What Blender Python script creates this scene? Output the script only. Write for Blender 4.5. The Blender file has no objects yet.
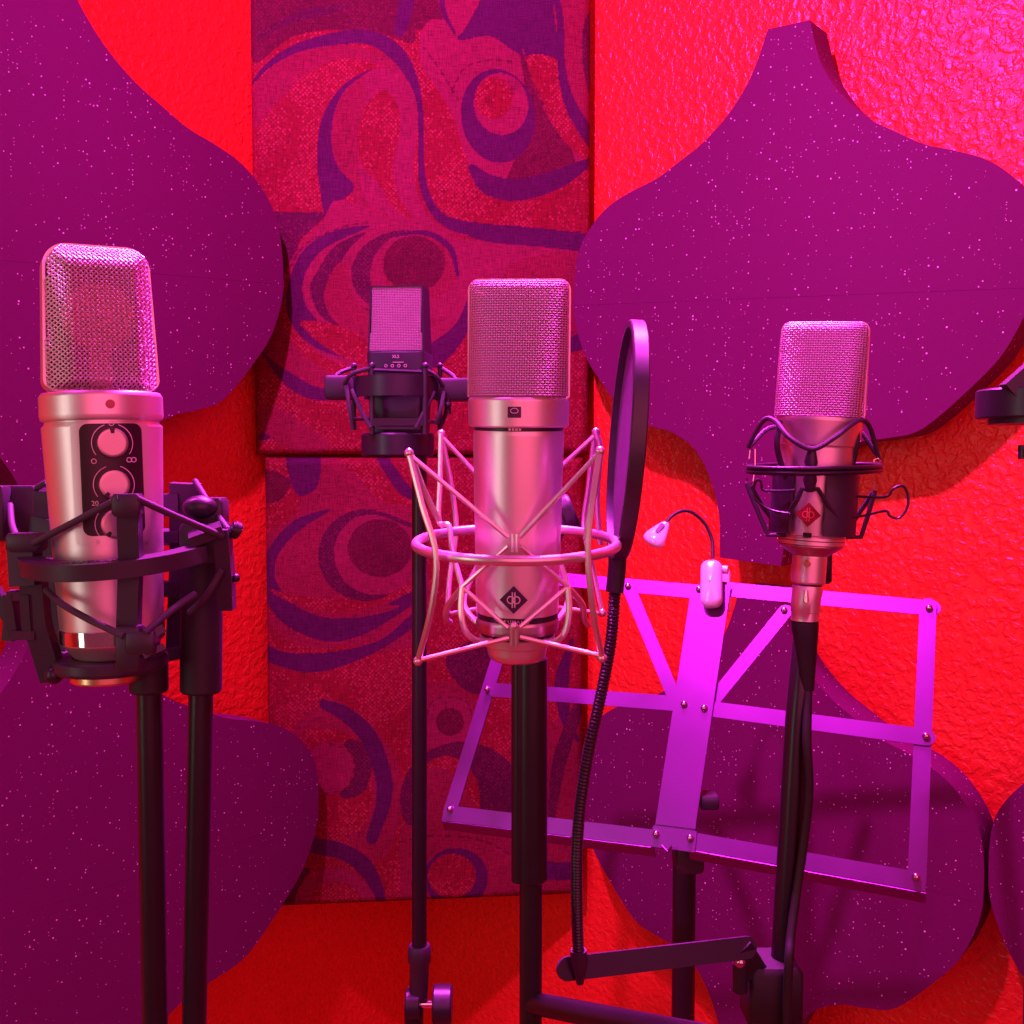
import bpy, math, random
import numpy as np
from mathutils import Vector, Matrix, Quaternion

random.seed(7)
scene = bpy.context.scene
COL = scene.collection
PI = math.pi
V = Vector

# ------------------------------------------------------------------ camera
EYE = 1.4
F = 1024.0
PITCH = math.atan(52 / F)
cam_d = bpy.data.cameras.new('camera')
cam_d.sensor_width = 36
cam_d.lens = 36
cam_d.clip_start = 0.02
cam = bpy.data.objects.new('camera', cam_d)
COL.objects.link(cam)
cam.location = (0, 0, EYE)
cam.rotation_euler = (PI / 2 - PITCH, 0, 0)
scene.camera = cam
UPV = V((0, math.sin(PITCH), math.cos(PITCH)))
FWD = V((0, math.cos(PITCH), -math.sin(PITCH)))


def ray(px, py):
    return V((1, 0, 0)) * ((px - 512) / F) + UPV * ((512 - py) / F) + FWD


def P(px, py, Y):
    d = ray(px, py)
    return V((0, 0, EYE)) + d * (Y / d.y)


def PL(px, py, p0, n):
    d = ray(px, py)
    o = V((0, 0, EYE))
    return o + d * ((p0 - o).dot(n) / d.dot(n))


def proj(p):
    q = p - V((0, 0, EYE))
    w = q.dot(FWD)
    return 512 + F * q.x / w, 512 - F * q.dot(UPV) / w


# ------------------------------------------------------------------ materials
def mat(name, color, rough=0.5, metal=0.0, spec=0.5, coat=0.0):
    m = bpy.data.materials.new(name)
    m.use_nodes = True
    b = m.node_tree.nodes['Principled BSDF']
    b.inputs['Base Color'].default_value = (*color, 1)
    b.inputs['Roughness'].default_value = rough
    b.inputs['Metallic'].default_value = metal
    b.inputs['Specular IOR Level'].default_value = spec
    b.inputs['Coat Weight'].default_value = coat
    return m


def nt(m):
    return m.node_tree.nodes, m.node_tree.links, m.node_tree.nodes['Principled BSDF']


def node(N, t, **kw):
    n = N.new(t)
    for k, v in kw.items():
        if k in n.inputs.keys():
            n.inputs[k].default_value = v
        else:
            setattr(n, k, v)
    return n


def math_n(N, L, op, a, b=None):
    n = N.new('ShaderNodeMath')
    n.operation = op
    for i, v in enumerate((a, b)):
        if v is None:
            continue
        if isinstance(v, (int, float)):
            n.inputs[i].default_value = v
        else:
            L.new(v, n.inputs[i])
    return n.outputs[0]


def add_bump(m, scale=200, strength=0.1, dist=0.0005, detail=3):
    N, L, b = nt(m)
    tc = node(N, 'ShaderNodeTexCoord')
    nz = node(N, 'ShaderNodeTexNoise', Scale=scale, Detail=detail)
    L.new(tc.outputs['Object'], nz.inputs['Vector'])
    bp = node(N, 'ShaderNodeBump', Strength=strength, Distance=dist)
    L.new(nz.outputs['Fac'], bp.inputs['Height'])
    L.new(bp.outputs['Normal'], b.inputs['Normal'])
    return m


def rough_noise(m, lo, hi, scale=40):
    N, L, b = nt(m)
    tc = node(N, 'ShaderNodeTexCoord')
    nz = node(N, 'ShaderNodeTexNoise', Scale=scale, Detail=4.0)
    L.new(tc.outputs['Object'], nz.inputs['Vector'])
    mr = node(N, 'ShaderNodeMapRange')
    mr.inputs['To Min'].default_value = lo
    mr.inputs['To Max'].default_value = hi
    L.new(nz.outputs['Fac'], mr.inputs['Value'])
    L.new(mr.outputs[0], b.inputs['Roughness'])
    return m


M = {}
M['nickel'] = add_bump(rough_noise(mat('satin_nickel', (.80, .70, .68), .40, .88), .36, .44), 900, .05, .0002)
M['nickel_dark'] = rough_noise(mat('satin_nickel_dark', (.50, .42, .40), .36, 1.0), .3, .42)
M['wire'] = rough_noise(mat('grille_wire', (.68, .54, .57), .5, .9), .46, .56)
M['gauze'] = rough_noise(mat('inner_gauze', (.34, .20, .23), .7, 0.3), .5, .7)
M['gauze_black'] = rough_noise(mat('inner_gauze_violet', (.10, .03, .09), .6, 0.4), .5, .7)
M['capsule'] = rough_noise(mat('capsule_gold', (.50, .10, .07), .45, .8), .3, .4)
M['chrome'] = rough_noise(mat('chrome', (.85, .85, .85), .08, 1.0), .05, .12)
M['brass'] = rough_noise(mat('brass', (.85, .62, .30), .3, 1.0), .25, .35)
M['black'] = rough_noise(mat('black_plastic', (.036, .024, .040), .40, spec=.45), .36, .5)
M['black_rod'] = rough_noise(mat('black_enamel_steel', (.014, .011, .014), .34), .28, .4)
M['black_metal'] = rough_noise(mat('black_anodised', (.030, .022, .034), .36, .3), .3, .44)
M['plate'] = rough_noise(mat('black_switch_plate', (.02, .008, .012), .4), .35, .45)
M['elastic'] = add_bump(mat('black_elastic', (.05, .035, .055), .7), 1500, .4, .0003)
M['rubber'] = add_bump(mat('black_rubber', (.012, .01, .012), .6), 600, .2, .0002)
M['ivory_rod'] = rough_noise(mat('pale_nickel_rod', (.78, .70, .68), .32, .85), .28, .4)
M['mark'] = mat('pale_print', (.7, .55, .58), .6)
M['dark_mark'] = mat('violet_enamel', (.05, .008, .06), .35)
M['red_badge'] = mat('red_enamel', (.28, .008, .03), .3)
M['dot'] = mat('dull_red_dot', (.45, .09, .10), .4)
M['red_line'] = mat('red_engraving', (.75, .12, .14), .35)
M['stand_metal'] = rough_noise(mat('music_stand_violet', (.20, .040, .24), .34, .85), .30, .40, 25)
M['rivet'] = rough_noise(mat('rivet_steel', (.6, .55, .6), .2, 1.0), .15, .25)
M['lamp_body'] = rough_noise(mat('silver_plastic', (.85, .80, .85), .25, .2, coat=.5), .2, .3)
M['pop_cloth'] = add_bump(mat('pop_filter_nylon', (.10, .04, .11), .8), 2500, .5, .0003)
M['hoop'] = rough_noise(mat('black_hoop', (.04, .03, .045), .36), .3, .42)

# red painted wall with a knockdown texture
m = mat('red_wall_paint', (.80, .025, .025), .36, spec=.6)
N, L, b = nt(m)
tc = node(N, 'ShaderNodeTexCoord')
n1 = node(N, 'ShaderNodeTexNoise', Scale=105.0, Detail=2.5, Roughness=.5, Distortion=.35)
n2 = node(N, 'ShaderNodeTexVoronoi', Scale=95.0)
n2.feature = 'SMOOTH_F1'
n3 = node(N, 'ShaderNodeTexNoise', Scale=3.0, Detail=2.0)
for q in (n1, n2, n3):
    L.new(tc.outputs['Object'], q.inputs['Vector'])
cr = node(N, 'ShaderNodeValToRGB')
cr.color_ramp.elements[0].position = .42
cr.color_ramp.elements[1].position = .62
L.new(n1.outputs['Fac'], cr.inputs['Fac'])
hsum = math_n(N, L, 'ADD', cr.outputs['Color'], math_n(N, L, 'MULTIPLY', n2.outputs['Distance'], .6))
bp = node(N, 'ShaderNodeBump', Strength=.55, Distance=.0018)
L.new(hsum, bp.inputs['Height'])
L.new(bp.outputs['Normal'], b.inputs['Normal'])
mx = node(N, 'ShaderNodeMix', data_type='RGBA')
mx.inputs[6].default_value = (.74, .034, .014, 1)
mx.inputs[7].default_value = (.82, .042, .018, 1)
L.new(n3.outputs['Fac'], mx.inputs[0])
L.new(mx.outputs[2], b.inputs['Base Color'])
M['wall'] = m
M['floor'] = add_bump(mat('dark_red_carpet', (.25, .01, .012), .9), 300, .5, .002)
M['ceiling'] = add_bump(mat('ceiling_paint', (.35, .12, .2), .8), 80, .4, .002)

# purple glitter foam
m = mat('purple_glitter_foam', (.25, .004, .16), .75, spec=.25)
N, L, b = nt(m)
tc = node(N, 'ShaderNodeTexCoord')
vo = node(N, 'ShaderNodeTexVoronoi', Scale=300.0)
L.new(tc.outputs['Object'], vo.inputs['Vector'])
sep = node(N, 'ShaderNodeSeparateColor')
L.new(vo.outputs['Color'], sep.inputs['Color'])
th = math_n(N, L, 'MULTIPLY', math_n(N, L, 'POWER', sep.outputs['Green'], 2.5), .30)
near = math_n(N, L, 'LESS_THAN', vo.outputs['Distance'], th)
nzp = node(N, 'ShaderNodeTexNoise', Scale=7.0, Detail=2.0)
L.new(tc.outputs['Object'], nzp.inputs['Vector'])
few = math_n(N, L, 'LESS_THAN', sep.outputs['Red'], math_n(N, L, 'MULTIPLY', nzp.outputs['Fac'], 1.0))
spk = math_n(N, L, 'MULTIPLY', near, few)
spk = math_n(N, L, 'MULTIPLY', spk, sep.outputs['Blue'])
nz = node(N, 'ShaderNodeTexNoise', Scale=900.0, Detail=2.0)
L.new(tc.outputs['Object'], nz.inputs['Vector'])
m1 = node(N, 'ShaderNodeMix', data_type='RGBA')
m1.inputs[6].default_value = (.098, .0028, .056, 1)
m1.inputs[7].default_value = (.135, .0045, .080, 1)
L.new(nz.outputs['Fac'], m1.inputs[0])
m2 = node(N, 'ShaderNodeMix', data_type='RGBA')
L.new(spk, m2.inputs[0])
L.new(m1.outputs[2], m2.inputs[6])
m2.inputs[7].default_value = (.98, .72, .95, 1)
L.new(m2.outputs[2], b.inputs['Base Color'])
bp = node(N, 'ShaderNodeBump', Strength=.25, Distance=.0006)
L.new(nz.outputs['Fac'], bp.inputs['Height'])
L.new(bp.outputs['Normal'], b.inputs['Normal'])
M['foam'] = m

# woven upholstery fabric: pattern comes from a colour attribute, weave from nodes
m = mat('swirl_upholstery', (.5, .03, .1), .8, spec=.2)
N, L, b = nt(m)
at = node(N, 'ShaderNodeAttribute', attribute_name='pattern')
tc = node(N, 'ShaderNodeTexCoord')
mp = node(N, 'ShaderNodeMapping')
mp.inputs['Rotation'].default_value = (0, math.radians(45), 0)
L.new(tc.outputs['Object'], mp.inputs['Vector'])
ck = node(N, 'ShaderNodeTexVoronoi', Scale=230.0)
ck.distance = 'CHEBYCHEV'
ck.inputs['Randomness'].default_value = .35
L.new(mp.outputs['Vector'], ck.inputs['Vector'])
fleck = math_n(N, L, 'LESS_THAN', ck.outputs['Distance'], .33)
sepc = node(N, 'ShaderNodeSeparateColor')
L.new(ck.outputs['Color'], sepc.inputs['Color'])
fleck = math_n(N, L, 'MULTIPLY', fleck, sepc.outputs['Red'])
fleck = math_n(N, L, 'MULTIPLY', fleck, at.outputs['Alpha'])
mp2 = node(N, 'ShaderNodeMapping')
mp2.inputs['Scale'].default_value = (60, 60, 900)
L.new(tc.outputs['Object'], mp2.inputs['Vector'])
thr = node(N, 'ShaderNodeTexNoise', Scale=1.0, Detail=2.0)
L.new(mp2.outputs['Vector'], thr.inputs['Vector'])
mp3 = node(N, 'ShaderNodeMapping')
mp3.inputs['Scale'].default_value = (900, 60, 60)
L.new(tc.outputs['Object'], mp3.inputs['Vector'])
thr2 = node(N, 'ShaderNodeTexNoise', Scale=1.0, Detail=2.0)
L.new(mp3.outputs['Vector'], thr2.inputs['Vector'])
tsum = math_n(N, L, 'ADD', thr.outputs['Fac'], thr2.outputs['Fac'])
gain = math_n(N, L, 'ADD', math_n(N, L, 'MULTIPLY', tsum, 1.5), -.5)
vm = node(N, 'ShaderNodeVectorMath', operation='SCALE')
L.new(at.outputs['Color'], vm.inputs[0])
L.new(gain, vm.inputs['Scale'])
mf = node(N, 'ShaderNodeMix', data_type='RGBA')
L.new(math_n(N, L, 'MULTIPLY', fleck, .6), mf.inputs[0])
L.new(vm.outputs[0], mf.inputs[6])
mf.inputs[7].default_value = (.42, .06, .08, 1)
L.new(mf.outputs[2], b.inputs['Base Color'])
bp = node(N, 'ShaderNodeBump', Strength=.35, Distance=.0006)
L.new(tsum, bp.inputs['Height'])
L.new(bp.outputs['Normal'], b.inputs['Normal'])
M['fabric'] = m
M['fabric_back'] = add_bump(mat('upholstery_wrap', (.22, .01, .06), .85), 700, .4, .0006)


# ------------------------------------------------------------------ mesh builder
def smooth(pts, k=8, closed=False):
    pts = [V(p) for p in pts]
    n = len(pts)
    out = []
    rng = n if closed else n - 1
    for i in range(rng):
        if closed:
            a, b_, c, d = pts[(i - 1) % n], pts[i], pts[(i + 1) % n], pts[(i + 2) % n]
        else:
            b_, c = pts[i], pts[i + 1]
            a = pts[i - 1] if i else b_ * 2 - c
            d = pts[i + 2] if i + 2 < n else c * 2 - b_
        for j in range(k):
            t = j / k
            out.append(.5 * ((2 * b_) + (c - a) * t + (2 * a - 5 * b_ + 4 * c - d) * t * t + (3 * b_ - a - 3 * c + d) * t ** 3))
    if not closed:
        out.append(pts[-1])
    return out


class MB:
    def __init__(s):
        s.v = []
        s.f = []

    def grid(s, rows, wrap_u=False, wrap_v=False, flip=False):
        o = len(s.v)
        nr, nc = len(rows), len(rows[0])
        for r in rows:
            s.v.extend(V(p) for p in r)
        for i in range(nr if wrap_v else nr - 1):
            for j in range(nc if wrap_u else nc - 1):
                a = o + i * nc + j
                b_ = o + i * nc + (j + 1) % nc
                c = o + ((i + 1) % nr) * nc + (j + 1) % nc
                d = o + ((i + 1) % nr) * nc + j
                s.f.append((a, d, c, b_) if flip else (a, b_, c, d))
        return s

    def tube(s, pts, r, n=8, closed=False, caps=True):
        pts = [V(p) for p in pts]
        m_ = len(pts)
        rs = r if isinstance(r, (list, tuple)) else [r] * m_
        nrm = None
        rows = []
        for i in range(m_):
            if closed:
                t = pts[(i + 1) % m_] - pts[i - 1]
            else:
                t = pts[min(i + 1, m_ - 1)] - pts[max(i - 1, 0)]
            if t.length < 1e-9:
                t = V((0, 0, 1))
            t.normalize()
            if nrm is None:
                nrm = t.orthogonal().normalized()
            nrm = (nrm - t * nrm.dot(t))
            nrm = nrm.normalized() if nrm.length > 1e-6 else t.orthogonal().normalized()
            bn = t.cross(nrm)
            rows.append([pts[i] + (nrm * math.cos(2 * PI * j / n) + bn * math.sin(2 * PI * j / n)) * rs[i] for j in range(n)])
        o = len(s.v)
        s.grid(rows, wrap_u=True, wrap_v=closed)
        if caps and not closed:
            s.f.append(tuple(o + j for j in reversed(range(n))))
            e = o + (m_ - 1) * n
            s.f.append(tuple(e + j for j in range(n)))
        return s

    def cyl(s, a, b_, r, n=20, r2=None, bev=0.0):
        a, b_ = V(a), V(b_)
        d = (b_ - a)
        ln = d.length
        d.normalize()
        r2 = r if r2 is None else r2
        if bev > 0:
            return s.tube([a, a + d * 1e-6, a + d * bev, b_ - d * bev, b_ - d * 1e-6, b_], [r - bev, r - bev, r, r2, r2 - bev, r2 - bev], n)
        return s.tube([a, b_], [r, r2], n)

    def lathe(s, prof, n=48, Mx=None, closed=False):
        rows = []
        pr = [prof[0]]
        for (ra, za), (rb_, zb_) in zip(prof[:-1], prof[1:]):
            ln = math.hypot(rb_ - ra, zb_ - za)
            if ln > .003:
                for k in (.0005 / ln, 1 - .0005 / ln):
                    pr.append((ra + (rb_ - ra) * k, za + (zb_ - za) * k))
            pr.append((rb_, zb_))
        prof = pr
        for (r, z) in prof:
            rows.append([V((r * math.sin(2 * PI * j / n), -r * math.cos(2 * PI * j / n), z)) for j in range(n)])
        if Mx is not None:
            rows = [[Mx @ p for p in r] for r in rows]
        s.grid(rows, wrap_u=True, wrap_v=closed)
        return s

    def arc(s, rin, rout, z0, z1, a0, a1, n=40, Mx=None, lift=None):
        """flat bar bent round the Z axis; angle 0 faces -Y, positive towards +X"""
        rows = []
        for i in range(n + 1):
            a = a0 + (a1 - a0) * i / n
            dz = lift(i / n) if lift else 0
            sa, ca = math.sin(a), -math.cos(a)
            row = [V((r * sa, r * ca, z + dz)) for r, z in ((rin, z0), (rout, z0), (rout, z1), (rin, z1))]
            rows.append([Mx @ p for p in row] if Mx is not None else row)
        o = len(s.v)
        s.grid(rows, wrap_u=True)
        s.f.append((o + 3, o + 2, o + 1, o))
        e = o + n * 4
        s.f.append((e, e + 1, e + 2, e + 3))
        return s

    def bar(s, p, q, w, t, nrm, ext=0.0, round_=False):
        """flat bar from p to q, width w across, thickness t along nrm"""
        p, q, nrm = V(p), V(q), V(nrm).normalized()
        d = (q - p).normalized()
        nrm = (nrm - d * nrm.dot(d)).normalized()
        sd = d.cross(nrm).normalized()
        p = p - d * ext
        q = q + d * ext
        if not round_:
            out = [p - sd * w / 2, q - sd * w / 2, q + sd * w / 2, p + sd * w / 2]
        else:
            out = []
            for k in range(9):
                a = -PI / 2 + PI * k / 8
                out.append(q + d * math.cos(a) * w / 2 + sd * math.sin(a) * w / 2)
            for k in range(9):
                a = PI / 2 + PI * k / 8
                out.append(p + d * math.cos(a) * w / 2 + sd * math.sin(a) * w / 2)
        return s.slab(out, nrm * t)

    def slab(s, outline, ext):
        """outline polygon (planar, may be mildly concave) extruded by +-ext/2"""
        ext = V(ext)
        o = len(s.v)
        n = len(outline)
        s.v.extend(V(p) - ext / 2 for p in outline)
        s.v.extend(V(p) + ext / 2 for p in outline)
        s.f.append(tuple(o + i for i in reversed(range(n))))
        s.f.append(tuple(o + n + i for i in range(n)))
        for i in range(n):
            j = (i + 1) % n
            s.f.append((o + i, o + j, o + n + j, o + n + i))
        return s

    def box(s, c, sz, Mx=None, bev=0.0):
        c = V(c)
        x, y, z = (q / 2 for q in sz)
        if bev <= 0:
            pts = [(-x, -y, -z), (x, -y, -z), (x, y, -z), (-x, y, -z), (-x, -y, z), (x, -y, z), (x, y, z), (-x, y, z)]
            fs = [(3, 2, 1, 0), (4, 5, 6, 7), (0, 1, 5, 4), (1, 2, 6, 5), (2, 3, 7, 6), (3, 0, 4, 7)]
            o = len(s.v)
            s.v.extend((Mx @ (c + V(p))) if Mx is not None else c + V(p) for p in pts)
            s.f.extend(tuple(o + k for k in f) for f in fs)
            return s
        rows = []
        for (zz, ins) in ((-z, bev), (-z + bev, 0), (z - bev, 0), (z, bev)):
            ol = []
            for (sx, sy, a0) in ((1, 1, 0), (-1, 1, PI / 2), (-1, -1, PI), (1, -1, 1.5 * PI)):
                for k in range(4):
                    a = a0 + PI / 2 * k / 3
                    rr = bev
                    ol.append(V((sx * (x - bev - ins * .6) + math.cos(a) * rr * .98, sy * (y - bev - ins * .6) + math.sin(a) * rr * .98, zz)) + c)
            rows.append([Mx @ p for p in ol] if Mx is not None else ol)
        o = len(s.v)
        s.grid(rows, wrap_u=True)
        n = 16
        s.f.append(tuple(o + j for j in reversed(range(n))))
        s.f.append(tuple(o + 3 * n + j for j in range(n)))
        return s

    def ball(s, c, r, n=12, sc=(1, 1, 1)):
        c = V(c)
        rows = []
        for i in range(n // 2 + 1):
            a = -PI / 2 + PI * i / (n // 2)
            rr = max(math.cos(a), 1e-3)
            rows.append([c + V((r * sc[0] * rr * math.cos(2 * PI * j / n), r * sc[1] * rr * math.sin(2 * PI * j / n), r * sc[2] * math.sin(a))) for j in range(n)])
        return s.grid(rows, wrap_u=True)


ORG = {}


def link(name, me_v, me_f, mt, parent=None, local=False, angle=40):
    if parent is not None and not local:
        inv = ORG[parent.name].inverted()
        me_v = [inv @ p for p in me_v]
    me = bpy.data.meshes.new(name)
    me.from_pydata([tuple(p) for p in me_v], [], me_f)
    me.update()
    me.shade_smooth()
    me.set_sharp_from_angle(angle=math.radians(angle))
    me.materials.append(mt)
    o = bpy.data.objects.new(name, me)
    COL.objects.link(o)
    if parent is not None:
        o.parent = parent
        ORG[o.name] = ORG[parent.name]
    else:
        ORG[o.name] = Matrix.Identity(4)
    return o


def part(name, mb, mt, parent, local=False, label=None, angle=40):
    o = link(name, mb.v, mb.f, mt, parent, local, angle)
    if label:
        o['label'] = label
    return o


def thing(name, label, cat, loc, rot=None, group=None):
    o = bpy.data.objects.new(name, None)
    o.empty_display_size = .05
    COL.objects.link(o)
    o.location = loc
    if rot is not None:
        o.rotation_mode = 'QUATERNION'
        o.rotation_quaternion = rot
    mx = Matrix.Translation(V(loc))
    if rot is not None:
        mx = mx @ rot.to_matrix().to_4x4()
    ORG[o.name] = mx
    o['label'] = label
    o['category'] = cat
    if group:
        o['group'] = group
    return o


def struct(name, mb, mt):
    o = link(name, mb.v, mb.f, mt)
    o['kind'] = 'structure'
    return o


def text_mb(txt, size, Mx, depth=.0001, align='CENTER'):
    cu = bpy.data.curves.new('t', 'FONT')
    cu.body = txt
    cu.size = size
    cu.extrude = depth
    cu.align_x = align
    cu.align_y = 'CENTER'
    cu.resolution_u = 3
    ob = bpy.data.objects.new('t', cu)
    COL.objects.link(ob)
    dg = bpy.context.evaluated_depsgraph_get()
    me = bpy.data.meshes.new_from_object(ob.evaluated_get(dg))
    mb = MB()
    mb.v = [Mx @ v.co.copy() for v in me.vertices]
    mb.f = [tuple(p.vertices) for p in me.polygons]
    bpy.data.objects.remove(ob)
    bpy.data.curves.remove(cu)
    bpy.data.meshes.remove(me)
    return mb


FACE = Matrix.Rotation(PI / 2, 4, 'X')      # text XY plane -> faces -Y


def merge(*mbs):
    r = MB()
    for q in mbs:
        o = len(r.v)
        r.v.extend(q.v)
        r.f.extend(tuple(o + k for k in f) for f in q.f)
    return r


def aim(axis, yaw):
    return V((0, 0, 1)).rotation_difference(V(axis).normalized()) @ Quaternion((0, 0, 1), yaw)


# ------------------------------------------------------------------ room
CX, CY = -.14, 1.75
RA = math.radians(40)
RD = V((math.cos(RA), -math.sin(RA), 0))          # along right wall, away from corner
LD = V((-math.sin(RA), -math.cos(RA), 0))         # along left wall
RN = V((-math.sin(RA), -math.cos(RA), 0))         # right wall normal, into the room
LN = V((math.cos(RA), -math.sin(RA), 0))
CORNER = V((CX, CY, 0))
HC = 2.7
WL = 3.4


def wallbox(d, n):
    mb = MB()
    a = CORNER
    q = a + d * WL
    out = [a - n * 0, q, q - n * .1, a - n * .1 - d * .1]
    rows = [[p for p in out], [p + V((0, 0, HC)) for p in out]]
    mb.grid(rows, wrap_u=True)
    mb.f.append((3, 2, 1, 0))
    mb.f.append((4, 5, 6, 7))
    return mb


struct('wall_right', wallbox(RD, RN), M['wall'])
struct('wall_left', wallbox(LD, LN), M['wall'])
fc = CORNER + RD * WL / 2 + LD * WL / 2
RZ = Matrix.Translation(fc) @ Matrix.Rotation(-RA, 4, 'Z')
struct('floor', MB().box((0, 0, -.05), (WL + .2, WL + .2, .1), RZ), M['floor'])
struct('ceiling', MB().box((0, 0, HC + .05), (WL + .2, WL + .2, .1), RZ), M['ceiling'])

# ------------------------------------------------------------------ foam lantern panels
UPQ = [(.09, 1.0), (.124, .90), (.167, .81), (.25, .705), (.36, .615), (.47, .555), (.58, .50), (.71, .46), (.82, .415), (.91, .345), (.98, .245), (1.0, .13), (1.0, 0)]
LOQ = [(.14, 1.0), (.167, .80), (.27, .61), (.407, .525), (.536, .50), (.665, .46), (.84, .30), (.923, .20), (.98, .08), (1.0, 0)]


def foam_panel(side, s0, zc, hw, hu, hl, t0, label, tilt=0.0, th=.05):
    d, n = (RD, RN) if side == 'R' else (LD, LN)
    sgn = 1 if side == 'R' else -1                 # picture-right along the wall
    base = CORNER + d * s0 + V((0, 0, zc - hl))
    t = thing('acoustic_foam_panel', label, 'acoustic panel', base, None, 'purple lantern-shaped foam panels')
    ct, st = math.cos(tilt), math.sin(tilt)

    def W(x, z, y):
        x, z = x * ct - z * st, x * st + z * ct
        return CORNER + d * (s0 + sgn * x) + V((0, 0, zc + z)) + n * y
    g = .00012
    for nm, up, q, hh in (('upper_half', 1, UPQ, hu), ('lower_half', -1, LOQ, hl)):
        ol = [(p.x * hw, max(p.y * hh, g) * up) for p in smooth([V((x, z, 0)) for x, z in q], 5)]
        mb = MB()
        K = 24
        mb.grid([[W(x * (1 - 2 * j / K), z, t0 + th) for j in range(K + 1)] for x, z in ol])
        mb.grid([[W(x, z, t0), W(-x, z, t0)] for x, z in ol], flip=True)
        per = [(x, z) for x, z in ol] + [(-x, z) for x, z in reversed(ol)]
        mb.grid([[W(x, z, t0) for x, z in per], [W(x, z, t0 + th) for x, z in per]], wrap_u=True)
        part(nm, mb, M['foam'], t, angle=50)
    mb = MB()
    mb.grid([[W(x, z, .0005) for x, z in ((-.05, -.1), (.05, -.1), (.05, .1), (-.05, .1))], [W(x, z, t0 + .001) for x, z in ((-.05, -.1), (.05, -.1), (.05, .1), (-.05, .1))]], wrap_u=True)
    part('mounting_pad', mb, M['black'], t)
    return t


foam_panel('R', .660, EYE + .198, .298, .322, .326, .03, 'purple glitter foam panel with its whole onion tip showing at upper right', -.065)
foam_panel('R', .650, EYE - .485, .272, .325, .322, .03, 'purple glitter foam panel on the wall behind the music stand')
foam_panel('R', 1.232, EYE - .465, .305, .335, .335, .03, 'sliver of a purple foam panel cut off by the lower right picture edge')
foam_panel('L', .684, EYE + .221, .320, .368, .335, .03, 'purple glitter foam panel high on the left wall behind the large-knobbed microphone', .06)
foam_panel('L', .693, EYE - .500, .355, .335, .335, .06, 'purple glitter foam panel low on the left wall behind the twin stand poles')


# ------------------------------------------------------------------ swirl fabric panels
CA = dict(red=(.175, .005, .012, 1), rose=(.17, .008, .026, .2), pink=(.185, .011, .038, .06), purple=(.064, .0035, .044, 0), wine=(.085, .003, .018, .2), deep=(.068, .003, .026, .25))


def poly_mask(px, py, pts):
    pts = np.array(pts)
    ins = np.zeros(px.shape, bool)
    n = len(pts)
    for i in range(n):
        x1, y1 = pts[i]
        x2, y2 = pts[(i + 1) % n]
        if y1 == y2:
            continue
        c = ((y1 > py) != (y2 > py)) & (px < (x2 - x1) * (py - y1) / (y2 - y1) + x1)
        ins ^= c
    return ins


class Paint:
    def __init__(s, px, py, base):
        s.x, s.y = px, py
        s.c = np.tile(np.array(CA[base]), (len(px), 1))

    def fill(s, m_, c):
        s.c[m_] = CA[c]

    def ell(s, cx, cy, a, b_, c, rot=0):
        r = math.radians(rot)
        dx, dy = s.x - cx, s.y - cy
        u = dx * math.cos(r) + dy * math.sin(r)
        w = -dx * math.sin(r) + dy * math.cos(r)
        s.fill((u / a) ** 2 + (w / b_) ** 2 < 1, c)

    def poly(s, pts, c, k=6):
        q = smooth([(x, y, 0) for x, y in pts], k, True)
        s.fill(poly_mask(s.x, s.y, [(p.x, p.y) for p in q]), c)

    def hard(s, pts, c):
        s.fill(poly_mask(s.x, s.y, pts), c)

    def band(s, pts, c):
        q = smooth([(x, y, w) for x, y, w in pts], 10)
        m_ = np.zeros(s.x.shape, bool)
        for a, b_ in zip(q[:-1], q[1:]):
            dx, dy = b_.x - a.x, b_.y - a.y
            l2 = dx * dx + dy * dy + 1e-9
            t = np.clip(((s.x - a.x) * dx + (s.y - a.y) * dy) / l2, 0, 1)
            d = np.hypot(s.x - a.x - t * dx, s.y - a.y - t * dy)
            m_ |= d < (a.z + (b_.z - a.z) * t) / 2
        s.fill(m_, c)

    def stitch(s, pts, c, w=1.6, dash=5):
        q = smooth([(x, y, 0) for x, y in pts], 12)
        acc = 0
        run = []
        for a, b_ in zip(q[:-1], q[1:]):
            acc += (b_ - a).length
            if int(acc / dash) % 2 == 0:
                run.append((a, b_))
        for a, b_ in run:
            s.band([(a.x, a.y, w), (b_.x, b_.y, w)], c)


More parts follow.
